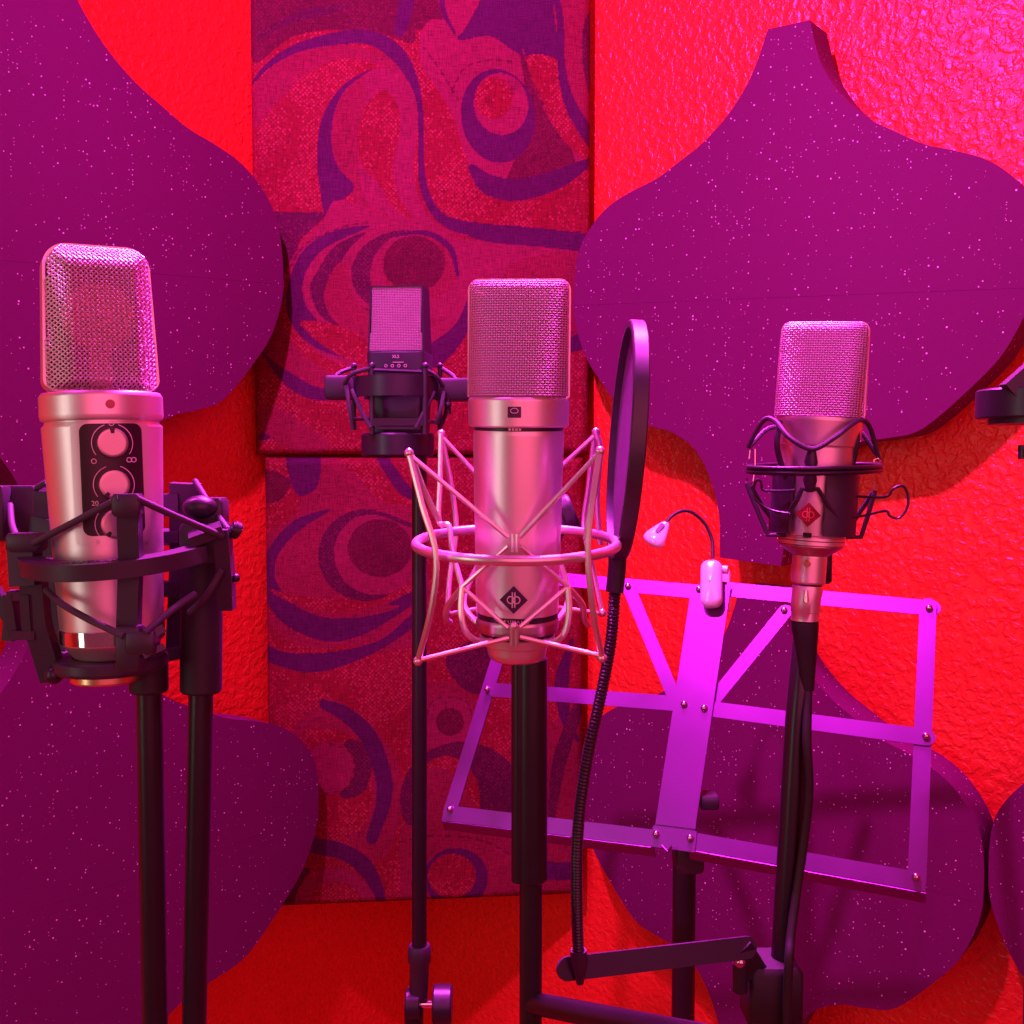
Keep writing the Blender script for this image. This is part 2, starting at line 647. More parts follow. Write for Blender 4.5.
def paint_upper(p):
    p.hard([(240, -60), (600, -60), (600, 30), (240, 30)], 'wine')
    p.poly([(250, 130), (252, 90), (290, 55), (345, 45), (395, 60), (415, 90), (400, 76), (350, 58), (310, 72), (280, 100)], 'rose')
    p.poly([(253, 0), (330, -10), (400, 0), (415, 42), (380, 34), (330, 30), (290, 38), (253, 62)], 'wine')
    p.poly([(253, 40), (300, 10), (350, 5), (330, 14), (290, 24)], 'deep')
    # right-hand side bits
    p.poly([(430, 20), (480, 30), (520, 45), (560, 120), (585, 165), (560, 180), (500, 180), (470, 165), (450, 110), (420, 60)], 'pink')
    p.poly([(520, 40), (575, 160), (540, 188), (505, 188), (528, 120)], 'wine')
    p.poly([(458, 40), (470, 20), (500, -20), (560, -20), (565, 60), (530, 58), (512, 50), (490, 36)], 'purple')
    p.poly([(440, -10), (485, -20), (470, 20), (456, 36), (444, 15)], 'pink')
    p.band([(440, -15, 6), (444, 12, 5), (455, 34, 2)], 'purple')
    p.poly([(527, 57), (560, 62), (565, 100), (590, 150), (590, 165), (560, 135), (540, 95)], 'red')
    p.poly([(555, -20), (600, -20), (600, 150), (575, 115), (562, 70)], 'rose')
    p.band([(553, -20, 8), (560, 20, 7), (562, 70, 8), (572, 108, 12), (596, 145, 16)], 'purple')
    p.poly([(585, 20), (600, 10), (600, 110), (588, 90), (582, 55)], 'deep')
    p.stitch([(523, 50), (538, 95), (560, 135), (592, 168)], 'rose')
    # long purple ribbon
    p.band([(250, 86, 2), (270, 64, 6), (300, 47, 9), (340, 38, 13), (370, 38, 14), (395, 52, 16), (412, 78, 11), (420, 115, 7), (421, 160, 6), (424, 188, 8), (434, 210, 9), (452, 224, 12), (490, 233, 18), (540, 238, 20), (600, 246, 22)], 'purple')
    p.band([(408, -10, 16), (405, 10, 15), (400, 30, 12)], 'purple')
    # bulb
    p.poly([(372, 70), (395, 70), (412, 88), (418, 120), (414, 165), (420, 200), (440, 226), (470, 236), (430, 232), (400, 222), (350, 195), (332, 160), (332, 120), (345, 90)], 'pink')
    p.poly([(345, 92), (362, 76), (365, 120), (360, 180), (378, 222), (350, 196), (333, 162), (333, 120)], 'rose')
    p.poly([(383, 90), (396, 103), (400, 130), (393, 165), (398, 195), (412, 218), (392, 206), (376, 180), (362, 165), (358, 135), (366, 106)], 'red')
    p.poly([(372, 69), (345, 90), (333, 118), (332, 148), (340, 170), (354, 186), (344, 200), (326, 214), (320, 190), (317, 155), (322, 118), (342, 86)], 'purple')
    # eye at right
    p.ell(498, 116, 37, 47, 'purple', -8)
    p.ell(501, 104, 27, 31, 'pink', -10)
    p.ell(494, 98, 19, 21, 'red')
    p.band([(472, 168, 8), (488, 184, 20), (515, 190, 22), (550, 182, 20), (575, 170, 14), (592, 160, 6)], 'purple')
    p.stitch([(452, 90), (465, 68), (490, 60), (515, 62)], 'wine')
    p.stitch([(418, 40), (440, 70), (458, 100)], 'wine')
    # lower big eye
    p.hard([(253, 212), (330, 212), (300, 240), (285, 300), (253, 320)], 'deep')
    p.poly([(340, 200), (400, 222), (470, 240), (592, 255), (592, 290), (520, 300), (470, 310), (452, 335), (400, 365), (330, 360), (290, 320), (284, 280), (300, 245), (322, 222)], 'pink')
    p.poly([(500, 285), (525, 258), (592, 258), (592, 330), (500, 330)], 'rose')
    p.poly([(262, 345), (290, 270), (280, 300), (290, 340), (330, 372), (400, 388), (400, 400), (320, 400), (280, 380)], 'rose')
    p.poly([(370, 226), (330, 232), (300, 255), (286, 295), (292, 325), (320, 350), (372, 362), (372, 345), (330, 330), (306, 305), (304, 278), (320, 252), (345, 238)], 'purple')
    p.poly([(366, 232), (335, 246), (318, 270), (310, 290), (325, 320), (372, 338), (430, 335), (400, 320), (350, 300), (340, 270), (350, 248)], 'deep')
    p.poly([(330, 275), (345, 262), (356, 300), (385, 318), (440, 320), (400, 340), (350, 332), (325, 305)], 'rose')
    p.poly([(300, 322), (340, 326), (372, 345), (372, 366), (330, 350)], 'red')
    p.ell(405, 272, 54, 42, 'deep', -5)
    p.ell(418, 274, 48, 44, 'pink', -10)
    p.ell(420, 268, 38, 34, 'rose')
    p.ell(414, 264, 31, 28, 'wine')
    p.band([(390, 236, 2), (425, 233, 5), (450, 248, 6), (458, 275, 3)], 'purple')
    p.poly([(425, 350), (455, 325), (470, 295), (476, 310), (460, 345), (435, 368)], 'purple')
    p.poly([(262, 352), (280, 366), (320, 388), (350, 384), (350, 396), (315, 400), (285, 385)], 'purple')
    p.stitch([(285, 275), (305, 245), (340, 228), (370, 222)], 'wine')
    p.poly([(262, 432), (296, 412), (302, 420), (266, 440)], 'purple')
    p.poly([(566, 340), (592, 330), (592, 345), (570, 352)], 'purple')
    p.poly([(300, 410), (420, 420), (592, 400), (592, 470), (300, 470)], 'red')
    p.poly([(262, 405), (290, 415), (330, 445), (300, 452), (262, 430)], 'rose')


def paint_lower(p):
    p.poly([(300, 455), (340, 460), (380, 500), (420, 520), (420, 640), (330, 640), (262, 590), (262, 540), (300, 510)], 'rose')
    p.poly([(288, 450), (318, 452), (318, 485), (300, 496), (290, 480)], 'purple')
    p.poly([(262, 470), (290, 480), (280, 500), (262, 500)], 'wine')
    p.band([(380, 455, 10), (390, 470, 12), (405, 490, 12), (425, 500, 10)], 'purple')
    p.poly([(330, 510), (295, 520), (268, 550), (260, 580), (268, 605), (290, 628), (330, 642), (375, 632), (412, 606), (412, 592), (370, 612), (330, 618), (295, 605), (276, 580), (278, 555), (300, 530)], 'purple')
    p.poly([(322, 516), (345, 512), (330, 560), (345, 600), (400, 606), (350, 618), (305, 606), (288, 575), (295, 545)], 'rose')
    p.poly([(270, 590), (300, 606), (350, 612), (410, 592), (410, 580), (350, 598), (300, 596)], 'red')
    p.ell(366, 555, 48, 46, 'deep', -10)
    p.ell(378, 553, 44, 42, 'pink', -10)
    p.ell(380, 548, 32, 29, 'wine')
    p.band([(340, 520, 2), (375, 513, 4), (410, 525, 5)], 'deep')
    p.poly([(258, 640), (285, 652), (330, 652), (380, 640), (412, 614), (412, 628), (370, 655), (320, 672), (285, 668), (258, 655)], 'purple')
    p.poly([(258, 618), (290, 640), (330, 648), (400, 622), (412, 612), (412, 606), (360, 636), (310, 640), (262, 608)], 'rose')
    # lower left arcs
    p.poly([(300, 720), (340, 705), (385, 740), (402, 790), (390, 850), (360, 860), (330, 800), (290, 760)], 'rose')
    p.poly([(300, 735), (360, 740), (372, 790), (360, 830), (310, 830)], 'red')
    p.poly([(345, 742), (372, 752), (365, 790), (340, 795)], 'deep')
    p.ell(330, 768, 25, 26, 'pink')
    p.stitch([(330, 744), (350, 752), (354, 770), (346, 788), (325, 794)], 'wine')
    p.band([(324, 704, 10), (345, 714, 15), (368, 736, 17), (382, 770, 17), (384, 800, 15), (372, 838, 12)], 'purple')
    p.poly([(300, 838), (340, 842), (370, 860), (384, 890), (386, 916), (376, 916), (368, 885), (345, 862), (310, 852)], 'purple')
    p.poly([(285, 915), (300, 885), (330, 868), (360, 876), (374, 915)], 'pink')
    p.ell(336, 902, 26, 20, 'red')
    p.poly([(285, 880), (310, 868), (298, 890), (290, 916), (280, 916)], 'deep')
    # right half
    p.poly([(415, 690), (470, 690), (475, 760), (415, 760)], 'rose')
    p.ell(449, 724, 28, 30, 'pink')
    p.ell(450, 722, 14, 14, 'wine')
    p.stitch([(425, 724), (432, 702), (450, 697), (468, 704), (474, 726)], 'wine')
    p.poly([(445, 660), (475, 640), (505, 650), (490, 690), (465, 690)], 'deep')
    p.ell(462, 800, 62, 58, 'deep')
    p.ell(446, 800, 34, 44, 'red')
    p.poly([(428, 770), (460, 780), (476, 830), (430, 830)], 'rose')
    p.hard([(400, 825), (600, 825), (600, 920), (400, 920)], 'rose')
    p.ell(456, 878, 32, 30, 'purple')
    p.ell(452, 876, 24, 22, 'red')
    p.poly([(540, 740), (592, 700), (592, 800), (555, 830), (540, 800)], 'rose')
    p.band([(572, 640, 4), (562, 680, 14), (566, 720, 10), (578, 740, 4)], 'purple')
    p.band([(585, 690, 10), (560, 760, 14), (550, 830, 6)], 'deep')
    p.hard([(545, 862), (600, 862), (600, 880), (545, 880)], 'purple')
    p.stitch([(400, 842), (430, 836), (480, 840), (520, 860)], 'wine')


def fabric_panel(pl, pr, Yl, Yr, z0, z1, label, painter, step=.0016, th=.022):
    A = P(pl, 460, Yl)
    B = P(pr, 460, Yr)
    dx = V((B.x - A.x, B.y - A.y, 0))
    w = dx.length
    dx.normalize()
    nrm = V((dx.y, -dx.x, 0))                       # towards camera
    base = V(((A.x + B.x) / 2, (A.y + B.y) / 2, z0))
    ang = math.atan2(dx.y, dx.x)
    t = thing('fabric_panel', label, 'fabric panel', base, Quaternion((0, 0, 1), ang), 'swirl-patterned fabric panels in the corner')
    nx, nz = int(w / step), int((z1 - z0) / step)
    h = z1 - z0
    us = np.linspace(-w / 2, w / 2, nx)
    vs = np.linspace(0, h, nz)
    U, Z = np.meshgrid(us, vs)
    ed = np.minimum(np.minimum(U + w / 2, w / 2 - U), np.minimum(Z, h - Z))
    r = .012
    e = np.clip(ed / r, 0, 1)
    Yd = r * (1 - np.sqrt(1 - (1 - e) ** 2)) + .0022 * np.sin(U * 23 + Z * 9) * e + .0016 * np.sin(Z * 31 - U * 14) * e
    co = np.stack([U.ravel(), Yd.ravel(), Z.ravel()], 1)
    i = np.arange(nx * nz).reshape(nz, nx)
    fs = np.stack([i[:-1, :-1].ravel(), i[:-1, 1:].ravel(), i[1:, 1:].ravel(), i[1:, :-1].ravel()], 1)
    me = bpy.data.meshes.new('fabric_face')
    me.vertices.add(len(co))
    me.vertices.foreach_set('co', co.ravel())
    me.loops.add(fs.size)
    me.loops.foreach_set('vertex_index', fs.ravel())
    me.polygons.add(len(fs))
    me.polygons.foreach_set('loop_start', np.arange(len(fs)) * 4)
    me.update(calc_edges=True)
    me.shade_smooth()
    wx = base.x + dx.x * co[:, 0] - nrm.x * co[:, 1]
    wy = base.y + dx.y * co[:, 0] - nrm.y * co[:, 1]
    wz = base.z + co[:, 2] - EYE
    dep = wy * FWD.y + wz * FWD.z
    px = 512 + F * wx / dep
    py = 512 - F * (wy * UPV.y + wz * UPV.z) / dep
    pt = Paint(px, py, 'red')
    painter(pt)
    ca = me.color_attributes.new('pattern', 'FLOAT_COLOR', 'POINT')
    ca.data.foreach_set('color', pt.c.astype(np.float32).ravel())
    me.materials.append(M['fabric'])
    o = bpy.data.objects.new('fabric_face', me)
    COL.objects.link(o)
    o.parent = t
    mb = MB()
    prof = [(-w / 2, r), (-w / 2, th), (w / 2, th), (w / 2, r)]
    mb.box((0, (r + th) / 2 + .002, h / 2), (w, th - r - .002, h))
    part('panel_core', mb, M['fabric_back'], t, local=True)
    return t


zsplit = P(420, 456, 1.46).z
fabric_panel(255, 590, 1.452, 1.500, zsplit + .002, 2.1, 'upper fabric panel patterned with red and purple swirls in the corner', paint_upper)
fabric_panel(264, 584, 1.455, 1.500, P(420, 903, 1.475).z, zsplit - .002, 'lower fabric panel patterned with red and purple swirls, beneath the other in the corner', paint_lower)


# ------------------------------------------------------------------ microphone helpers
def rrect(hw, z0, z1, rad_b, rad_t, n=10, hw_top=None):
    hw_top = hw if hw_top is None else hw_top
    pts = []
    for (cx, cz, r, a0) in ((hw - rad_b, z0 + rad_b, rad_b, -PI / 2), (hw_top - rad_t, z1 - rad_t, rad_t, 0), (-(hw_top - rad_t), z1 - rad_t, rad_t, PI / 2), (-(hw - rad_b), z0 + rad_b, rad_b, PI)):
        for k in range(n + 1):
            a = a0 + PI / 2 * k / n
            pts.append((cx + r * math.cos(a), cz + r * math.sin(a)))
    return pts


def band_frame(outline, yf, yb, th):
    """closed strip following an outline in XZ, between depth functions yf and yb, th thick inwards"""
    mb = MB()
    n = len(outline)
    rows = []
    for i in range(n):
        a = V(outline[i - 1]).to_3d() if False else None
        x0, z0 = outline[i - 1]
        x1, z1 = outline[(i + 1) % n]
        tx, tz = x1 - x0, z1 - z0
        l_ = math.hypot(tx, tz) or 1
        nx, nz = tz / l_, -tx / l_
        x, z = outline[i]
        rows.append([(x, yf(x, z), z), (x, yb(x, z), z), (x - nx * th, yb(x, z), z - nz * th), (x - nx * th, yf(x, z), z - nz * th)])
    mb.grid(rows, wrap_u=True, wrap_v=True)
    return mb


def weave(outline, surf, pitch, r, diag=False, amp=None, sgn=-1):
    """woven wire cloth over region, y = sgn*surf(x,z)"""
    amp = r * .9 if amp is None else amp
    mb = MB()
    xs = [p[0] for p in outline]
    zs = [p[1] for p in outline]
    x0, x1, z0, z1 = min(xs), max(xs), min(zs), max(zs)
    poly = np.array(outline)
    cx, cz = (x0 + x1) / 2, (z0 + z1) / 2
    R = math.hypot(x1 - x0, z1 - z0) / 2
    n = int(R / pitch) + 1
    ang = PI / 4 if diag else 0
    for fam in (0, 1):
        a = ang + fam * PI / 2
        d = (math.cos(a), math.sin(a))
        q = (-d[1], d[0])
        for i in range(-n, n + 1):
            k = np.arange(-n, n + 1)
            X = cx + q[0] * i * pitch + d[0] * k * pitch
            Z = cz + q[1] * i * pitch + d[1] * k * pitch
            ins = poly_mask(X, Z, poly)
            run = []
            for j in range(len(k) + 1):
                if j < len(k) and ins[j]:
                    s_ = 1 if (k[j] + i + fam) % 2 else -1
                    y = sgn * (surf(X[j], Z[j]) + s_ * amp)
                    run.append(V((X[j], y, Z[j])))
                else:
                    if len(run) > 1:
                        side = V((q[0], 0, q[1])) * r
                        out = V((0, sgn * r, 0))
                        mb.grid([[p + side, p + out, p - side, p - out] for p in run], wrap_u=True)
                    run = []
    return mb


def sheet(outline_fn, surf, z0, z1, nz=24, nx=24, off=0, sgn=-1):
    mb = MB()
    rows = []
    for i in range(nz + 1):
        z = z0 + (z1 - z0) * i / nz
        w = outline_fn(z)
        rows.append([(w * (2 * j / nx - 1), sgn * (surf(w * (2 * j / nx - 1), z) - off), z) for j in range(nx + 1)])
    mb.grid(rows)
    return mb


def wrap_plate(Rf, off, th, zc, h, hwid, cr, nz=16, nx=14):
    """rounded plate wrapped on a body of revolution (front at -Y)"""
    mb = MB()
    rows = []
    zs = []
    for i in range(7):
        zs.append(-h / 2 + cr * (1 - math.cos(PI / 2 * i / 6)))
    for i in range(1, nz):
        zs.append(-h / 2 + cr + (h - 2 * cr) * i / nz)
    zs += [-q for q in reversed(zs[:7])]
    fr, bk = [], []
    for z in zs:
        dz = max(0, abs(z) - (h / 2 - cr))
        w = hwid - cr + math.sqrt(max(cr * cr - dz * dz, 1e-12))
        for lst, o_ in ((fr, off + th), (bk, off)):
            row = []
            for j in range(nx + 1):
                a = w * (2 * j / nx - 1) / Rf(zc + z)
                rr = Rf(zc + z) + o_
                row.append(V((rr * math.sin(a), -rr * math.cos(a), zc + z)))
            lst.append(row)
    mb.grid(fr)
    mb.grid(bk, flip=True)
    per_f = fr[0] + [r_[-1] for r_ in fr[1:]] + list(reversed(fr[-1][:-1])) + [r_[0] for r_ in reversed(fr[1:-1])]
    per_b = bk[0] + [r_[-1] for r_ in bk[1:]] + list(reversed(bk[-1][:-1])) + [r_[0] for r_ in reversed(bk[1:-1])]
    mb.grid([per_b, per_f], wrap_u=True)
    return mb


def fwd_lathe(prof, x, y, z, n=32):
    """lathe whose axis points to -Y; prof (r, height above y)"""
    Mx = Matrix.Translation((x, y, z)) @ Matrix.Rotation(PI / 2, 4, 'X')
    return MB().lathe(prof, n, Mx)


def ring_mark(x, y, z, r, t=.00012, n=16, a0=0, a1=2 * PI):
    full = abs(a1 - a0) >= 2 * PI - 1e-3
    k = n if full else n + 1
    pts = [(x + r * math.sin(a0 + (a1 - a0) * i / n), y, z + r * math.cos(a0 + (a1 - a0) * i / n)) for i in range(k)]
    return MB().tube(pts, t, 5, closed=full)


def emblem(t, y, z, r, mplate, mline, name='diamond_badge'):
    """diamond badge with ring and upright strokes"""
    mb = MB().slab([(0, y, z - r), (r, y, z), (0, y, z + r), (-r, y, z)], (0, .0006, 0))
    bd = part(name, mb, mplate, t, True, label='diamond badge')
    yy = y - .0004
    l_ = ring_mark(-r * .20, yy, z, r * .25, r * .045, 18)
    l2 = ring_mark(r * .20, yy, z, r * .25, r * .045, 18)
    l3 = MB().tube([(-r * .09, yy, z - r * .55), (-r * .09, yy, z + r * .55)], r * .05, 5).tube([(r * .09, yy, z - r * .55), (r * .09, yy, z + r * .55)], r * .05, 5)
    part('emblem', merge(l_, l2, l3), mline, bd, True)
    return bd


# ------------------------------------------------------------------ 1  microphone with three knobs (left)
D1 = .52
b1, t1 = P(114, 656, D1), P(94.5, 252, D1)
ax1 = t1 - b1
rode = thing('studio_microphone', 'large silver microphone with three knobs on a black front plate, at far left', 'microphone', b1, aim(ax1, math.radians(29)), 'studio condenser microphones')
rb = lambda z: .0248 + (.0287 - .0248) * min(1, max(0, (z - .012) / .105))
prof = [(.0005, -.002), (.014, -.0015), (.019, .001), (.0225, .006), (.0245, .0085)]
prof += [(rb(z), z) for z in (.0165, .02, .05, .09, .1165)] + [(.0272, .1185), (.0272, .1205)]
part('body', MB().lathe(prof, 64), M['nickel'], rode, True)
part('chrome_ring', MB().lathe([(.0235, .0085), (.0252, .009), (.0254, .016), (.0245, .0166), (.0235, .0166)], 64), M['chrome'], rode, True, label='mirror chrome ring')
part('collar', MB().lathe([(.0275, .1195), (.0288, .1203), (.0293, .122), (.0293, .1315), (.0283, .1332), (.028, .1335), (.001, .1335)], 64), M['nickel'], rode, True)
part('indicator_dot', fwd_lathe([(.0022, 0), (.0022, .0004), (.0001, .0005)], 0, -.0292, .1268, 20), M['dot'], rode, True, label='small red dot')
cp = part('control_panel', wrap_plate(rb, .0, .0009, .0885, .059, .0185, .002), M['nickel'], rode, True)
sp = part('switch_plate', wrap_plate(rb, .0009, .0005, .0905, .054, .0142, .004), M['plate'], cp, True, label='black plate with printed scales')
kz = (.1080, .0880, .0690)
for i, z in enumerate(kz):
    R = rb(z) + .0013
    prof = [(.0072, -.0002), (.0072, .0018), (.0069, .0026), (.0060, .0029), (.0001, .0029)]
    kn = fwd_lathe(prof, 0, -R, z, 36)
    part('knob', kn, M['nickel_dark'], cp, True)
    an = (0, -2.5, -2.5)[i]
    notch = MB().slab([(math.sin(an + s_) * q, -R - .003, z + math.cos(an + s_) * q) for s_, q in ((-.16, .0047), (.16, .0047), (.16, .0071), (-.16, .0071))], (0, .0006, 0))
    part('knob_pointer', notch, M['plate'], cp, True)
    sc = merge(ring_mark(0, -R - .0003, z, .0093, .00022, 24, .35, 2.2), ring_mark(0, -R - .0003, z, .0093, .00022, 24, -2.2, -.35))
    Mt = lambda x, dz: Matrix.Translation((x, -(rb(z) + .0016) * math.cos(x / rb(z)) - .0001, z + dz)) @ Matrix.Rotation(x / rb(z), 4, 'Z') @ FACE
    if i == 0:
        y_ = -R - .0003
        sc = merge(sc, ring_mark(-.0085, y_ + .0013, z - .0085, .0011, .00025), ring_mark(.0075, y_ + .001, z - .0082, .0011, .00025), ring_mark(.0097, y_ + .0016, z - .0082, .0011, .00025), ring_mark(0, y_, z + .0095, .0011, .00025))
    elif i == 1:
        sc = merge(sc, text_mb('20', .0034, Mt(-.0088, -.0088)), text_mb('150', .0034, Mt(.0090, -.0088)))
    else:
        sc = merge(sc, text_mb('0', .0034, Mt(-.0085, -.0085)), text_mb('10', .0034, Mt(.0088, -.0085)))
    part('printed_scale', sc, M['mark'], sp, True)
# head
HZ0, HZ1 = .1338, .2065
ol = rrect(.0272, HZ0 + .0005, HZ1, .006, .0115, hw_top=.0250)


def ramp1(x, z):
    e = min(.0262 - abs(x), HZ1 - z, (z - HZ0) * 2.2)
    k = min(1, max(0, e / .0125))
    return .0068 + .0140 * (1 - (1 - k) ** 1.8)


part('grille_frame', band_frame(ol, lambda x, z: -.0075, lambda x, z: .0075, .0013), M['nickel'], rode, True)
il = rrect(.0264, HZ0 + .0006, HZ1 - .0008, .005, .0108, hw_top=.0243)
g1 = merge(weave(il, ramp1, .00165, .00046, True), weave(il, ramp1, .0022, .00046, True, sgn=1))
part('grille_mesh', g1, M['wire'], rode, True, label='coarse silver wire mesh')
cpb = MB()
Mc = Matrix.Translation((0, .0045, .172)) @ Matrix.Rotation(PI / 2, 4, 'X')
cpb.lathe([(.0001, 0), (.0165, 0), (.017, .0005), (.017, .0085), (.0165, .009), (.0001, .009)], 40, Mc)
cpb.box((0, 0, .146), (.010, .006, .022))
part('capsule', cpb, M['capsule'], rode, True, label='gold capsule behind the mesh')

part('inner_gauze', sheet(lambda z: .0225, ramp1, HZ0 + .001, HZ1 - .006, off=.0015, sgn=1), M['gauze_black'], rode, True)

# ------------------------------------------------------------------ 2  silver microphone in wire cradle (centre)
D2 = .573
b2, t2 = P(517, 657, D2), P(519.5, 281, D2)
ax2 = t2 - b2 + V((0, -.012, 0))
u87 = thing('studio_microphone', 'tallest silver microphone at centre, held in a pale wire cradle', 'microphone', b2, aim(ax2, math.radians(-5)), 'studio condenser microphones')
prof = [(.0005, -.001), (.014, -.001), (.0158, .0005), (.0165, .003), (.0170, .007), (.0205, .0085), (.0212, .013)]
part('base_cap', MB().lathe(prof + [(.0205, .0135)], 64), M['nickel'], u87, True)
part('base_groove', MB().lathe([(.0205, .0130), (.0200, .0135), (.0200, .0155), (.0205, .016)], 64), M['black'], u87, True, label='dark groove')
part('base_ring', MB().lathe([(.0205, .0155), (.0228, .016), (.0232, .0175), (.0234, .022), (.0225, .0235), (.022, .0235)], 64), M['nickel_dark'], u87, True)
part('name_band', MB().lathe([(.022, .0232), (.0227, .0235), (.0229, .0262), (.022, .0265)], 64), M['plate'], u87, True, label='dark band with raised lettering')
nm = MB()
word = 'NEUMANN'
for i, ch in enumerate(word):
    a = (i - 3) * .105
    Mt = Matrix.Rotation(a, 4, 'Z') @ Matrix.Translation((0, -.02285, .02485)) @ FACE
    nm = merge(nm, text_mb(ch, .0029, Mt))
part('lettering', nm, M['mark'], u87, True)
rb2 = lambda z: .0231 + (.0251 - .0231) * (z - .0265) / .1015
part('body', MB().lathe([(.0222, .0262), (.0231, .0268), (rb2(.06), .06), (rb2(.1), .1), (rb2(.1255), .1255), (.0246, .1275), (.0240, .1278)], 72), M['nickel'], u87, True)
part('collar_groove', MB().lathe([(.024, .1274), (.0245, .1278), (.0245, .1296), (.024, .13)], 64), M['plate'], u87, True, label='thin dark groove')
part('collar', MB().lathe([(.024, .1294), (.0266, .1296), (.0275, .1304), (.0278, .1440), (.0270, .1452), (.0268, .1455), (.001, .1455)], 72), M['nickel'], u87, True)
cb = part('pattern_badge', wrap_plate(lambda z: .0277, 0, .0004, .1378, .0058, .0035, .0004, 4, 6), M['dark_mark'], u87, True, label='small dark square badge')
card = [(.0018 * (1 - .55 * math.cos(a + 0)) * math.sin(a), -.0282, .1375 + .0018 * (1 - .55 * math.cos(a)) * -math.cos(a) * .7 + .0004) for a in [2 * PI * i / 24 for i in range(24)]]
part('pattern_symbol', MB().tube(card, .00022, 5, closed=True), M['mark'], cb, True)
tk = MB()
for i in range(4):
    tk.box(((i - 1.5) * .0018, -.0249, .1287), (.0012, .0008, .0013))
part('pattern_marks', tk, M['mark'], u87, True)
emblem(u87, -.0248, .0375, .0076, M['dark_mark'], M['mark'])
Z0, Z1 = .1455, .2093
ol = rrect(.0280, Z0, Z1, .001, .0062, hw_top=.0279)


def head2(w, z0, z1, db, dt, rt):
    def f(x, z):
        d = db + (dt - db) * (z - z0) / (z1 - z0)
        e = max(0, 1 - (abs(x) / w) ** 3.4) ** .5
        q = (z - (z1 - rt)) / rt
        e2 = math.sqrt(max(0, 1 - q * q)) if q > 0 else 1
        return d * e * (.25 + .75 * e2)
    return f


h2 = head2(.0280, Z0, Z1, .0255, .0105, .006)
part('grille_frame', band_frame(ol, lambda x, z: -.0026, lambda x, z: .0026, .0009), M['nickel'], u87, True)
il = rrect(.0276, Z0 + .0004, Z1 - .0008, .001, .0056)
g2 = merge(weave(il, h2, .00132, .00036), weave(il, h2, .0020, .0004, sgn=1))
part('grille_mesh', g2, M['wire'], u87, True, label='fine silver wire mesh')
gz = merge(sheet(lambda z: .0262, h2, Z0, Z1 - .003, off=.0015), sheet(lambda z: .0262, h2, Z0, Z1 - .003, off=.0015, sgn=1))
part('inner_gauze', gz, M['gauze'], u87, True)


def thread_unit():
    pass


# pale wire cradle
def Q2(px, py, dy):
    return P(px, py, D2 + dy)


cradle = thing('shock_mount', 'pale wire shock mount cradle around the tall centre microphone', 'shock mount', P(517, 660, D2), None, 'microphone shock mounts')
bk, fr = Q2(516, 528, .0565), Q2(517, 561, -.0565)
c0, e2 = (bk + fr) / 2, (bk - fr) / 2
e1 = V((.0562, 0, 0.0))
part('outer_ring', MB().tube([c0 + e1 * math.cos(a) + e2 * math.sin(a) for a in [2 * PI * i / 64 for i in range(64)]], .0028, 12, closed=True), M['ivory_rod'], cradle)
RODS = [
    [(409, 453, -.036), (422, 505, -.045), (436, 556, -.049), (431, 610, -.046), (418, 661, -.036)],
    [(410, 452, -.034), (424, 490, -.026), (439, 521, -.020)],
    [(441, 434, .036), (440, 480, .034), (439, 521, .030), (449, 526, .026), (452, 550, .022), (462, 587, .014)],
    [(441, 434, .038), (452, 490, .048), (456, 531, .050), (450, 575, .046), (447, 613, .038)],
    [(600, 452, -.036), (592, 505, -.045), (588, 553, -.049), (593, 610, -.046), (602, 658, -.036)],
    [(601, 450, -.034), (595, 490, -.026), (588, 520, -.018), (586, 540, -.02)],
    [(596, 432, .036), (600, 450, .034), (597, 500, .032), (600, 545, .028)],
    [(595, 432, .038), (588, 490, .046), (584, 528, .050), (594, 575, .046), (602, 613, .038)],
]
for rod in RODS:
    part('support_rod', MB().tube(smooth([Q2(*q) for q in rod], 6), .0017, 8), M['ivory_rod'], cradle)
for q in ((409, 453, -.036), (441, 434, .037), (600, 451, -.036), (596, 432, .037), (418, 661, -.036), (602, 658, -.036), (447, 613, .038), (602, 613, .038)):
    part('rod_tip', MB().ball(Q2(*q), .0026), M['ivory_rod'], cradle)
CORDS = [
    [(411, 456, -.036), (508, 537, -.033)], [(598, 454, -.036), (520, 537, -.033)],
    [(443, 438, .036), (505, 505, .034)], [(594, 436, .036), (520, 505, .034)],
    [(420, 660, -.036), (509, 638, -.031)], [(601, 656, -.036), (520, 637, -.031)],
    [(449, 614, .038), (511, 603, .034)], [(600, 613, .038), (521, 603, .034)],
    [(462, 587, -.024), (508, 628, -.031)], [(568, 587, -.024), (520, 627, -.031)],
    [(508, 546, -.033), (462, 587, -.024)], [(521, 546, -.033), (568, 587, -.024)],
]
for cd in CORDS:
    part('elastic_cord', MB().tube([Q2(*q) for q in cd], .0013, 8), M['ivory_rod'], cradle)
part('cord_clip', MB().tube([Q2(513, 534, -.034), Q2(513, 552, -.0335)], .0012, 8).tube([Q2(517, 534, -.034), Q2(517, 552, -.0335)], .0012, 8), M['ivory_rod'], cradle)
part('cord_clip', MB().tube([Q2(512, 626, -.032), Q2(512, 645, -.030)], .0013, 8).tube([Q2(516.5, 626, -.032), Q2(516.5, 645, -.030)], .0013, 8).ball(Q2(514, 626, -.032), .0022), M['ivory_rod'], cradle)
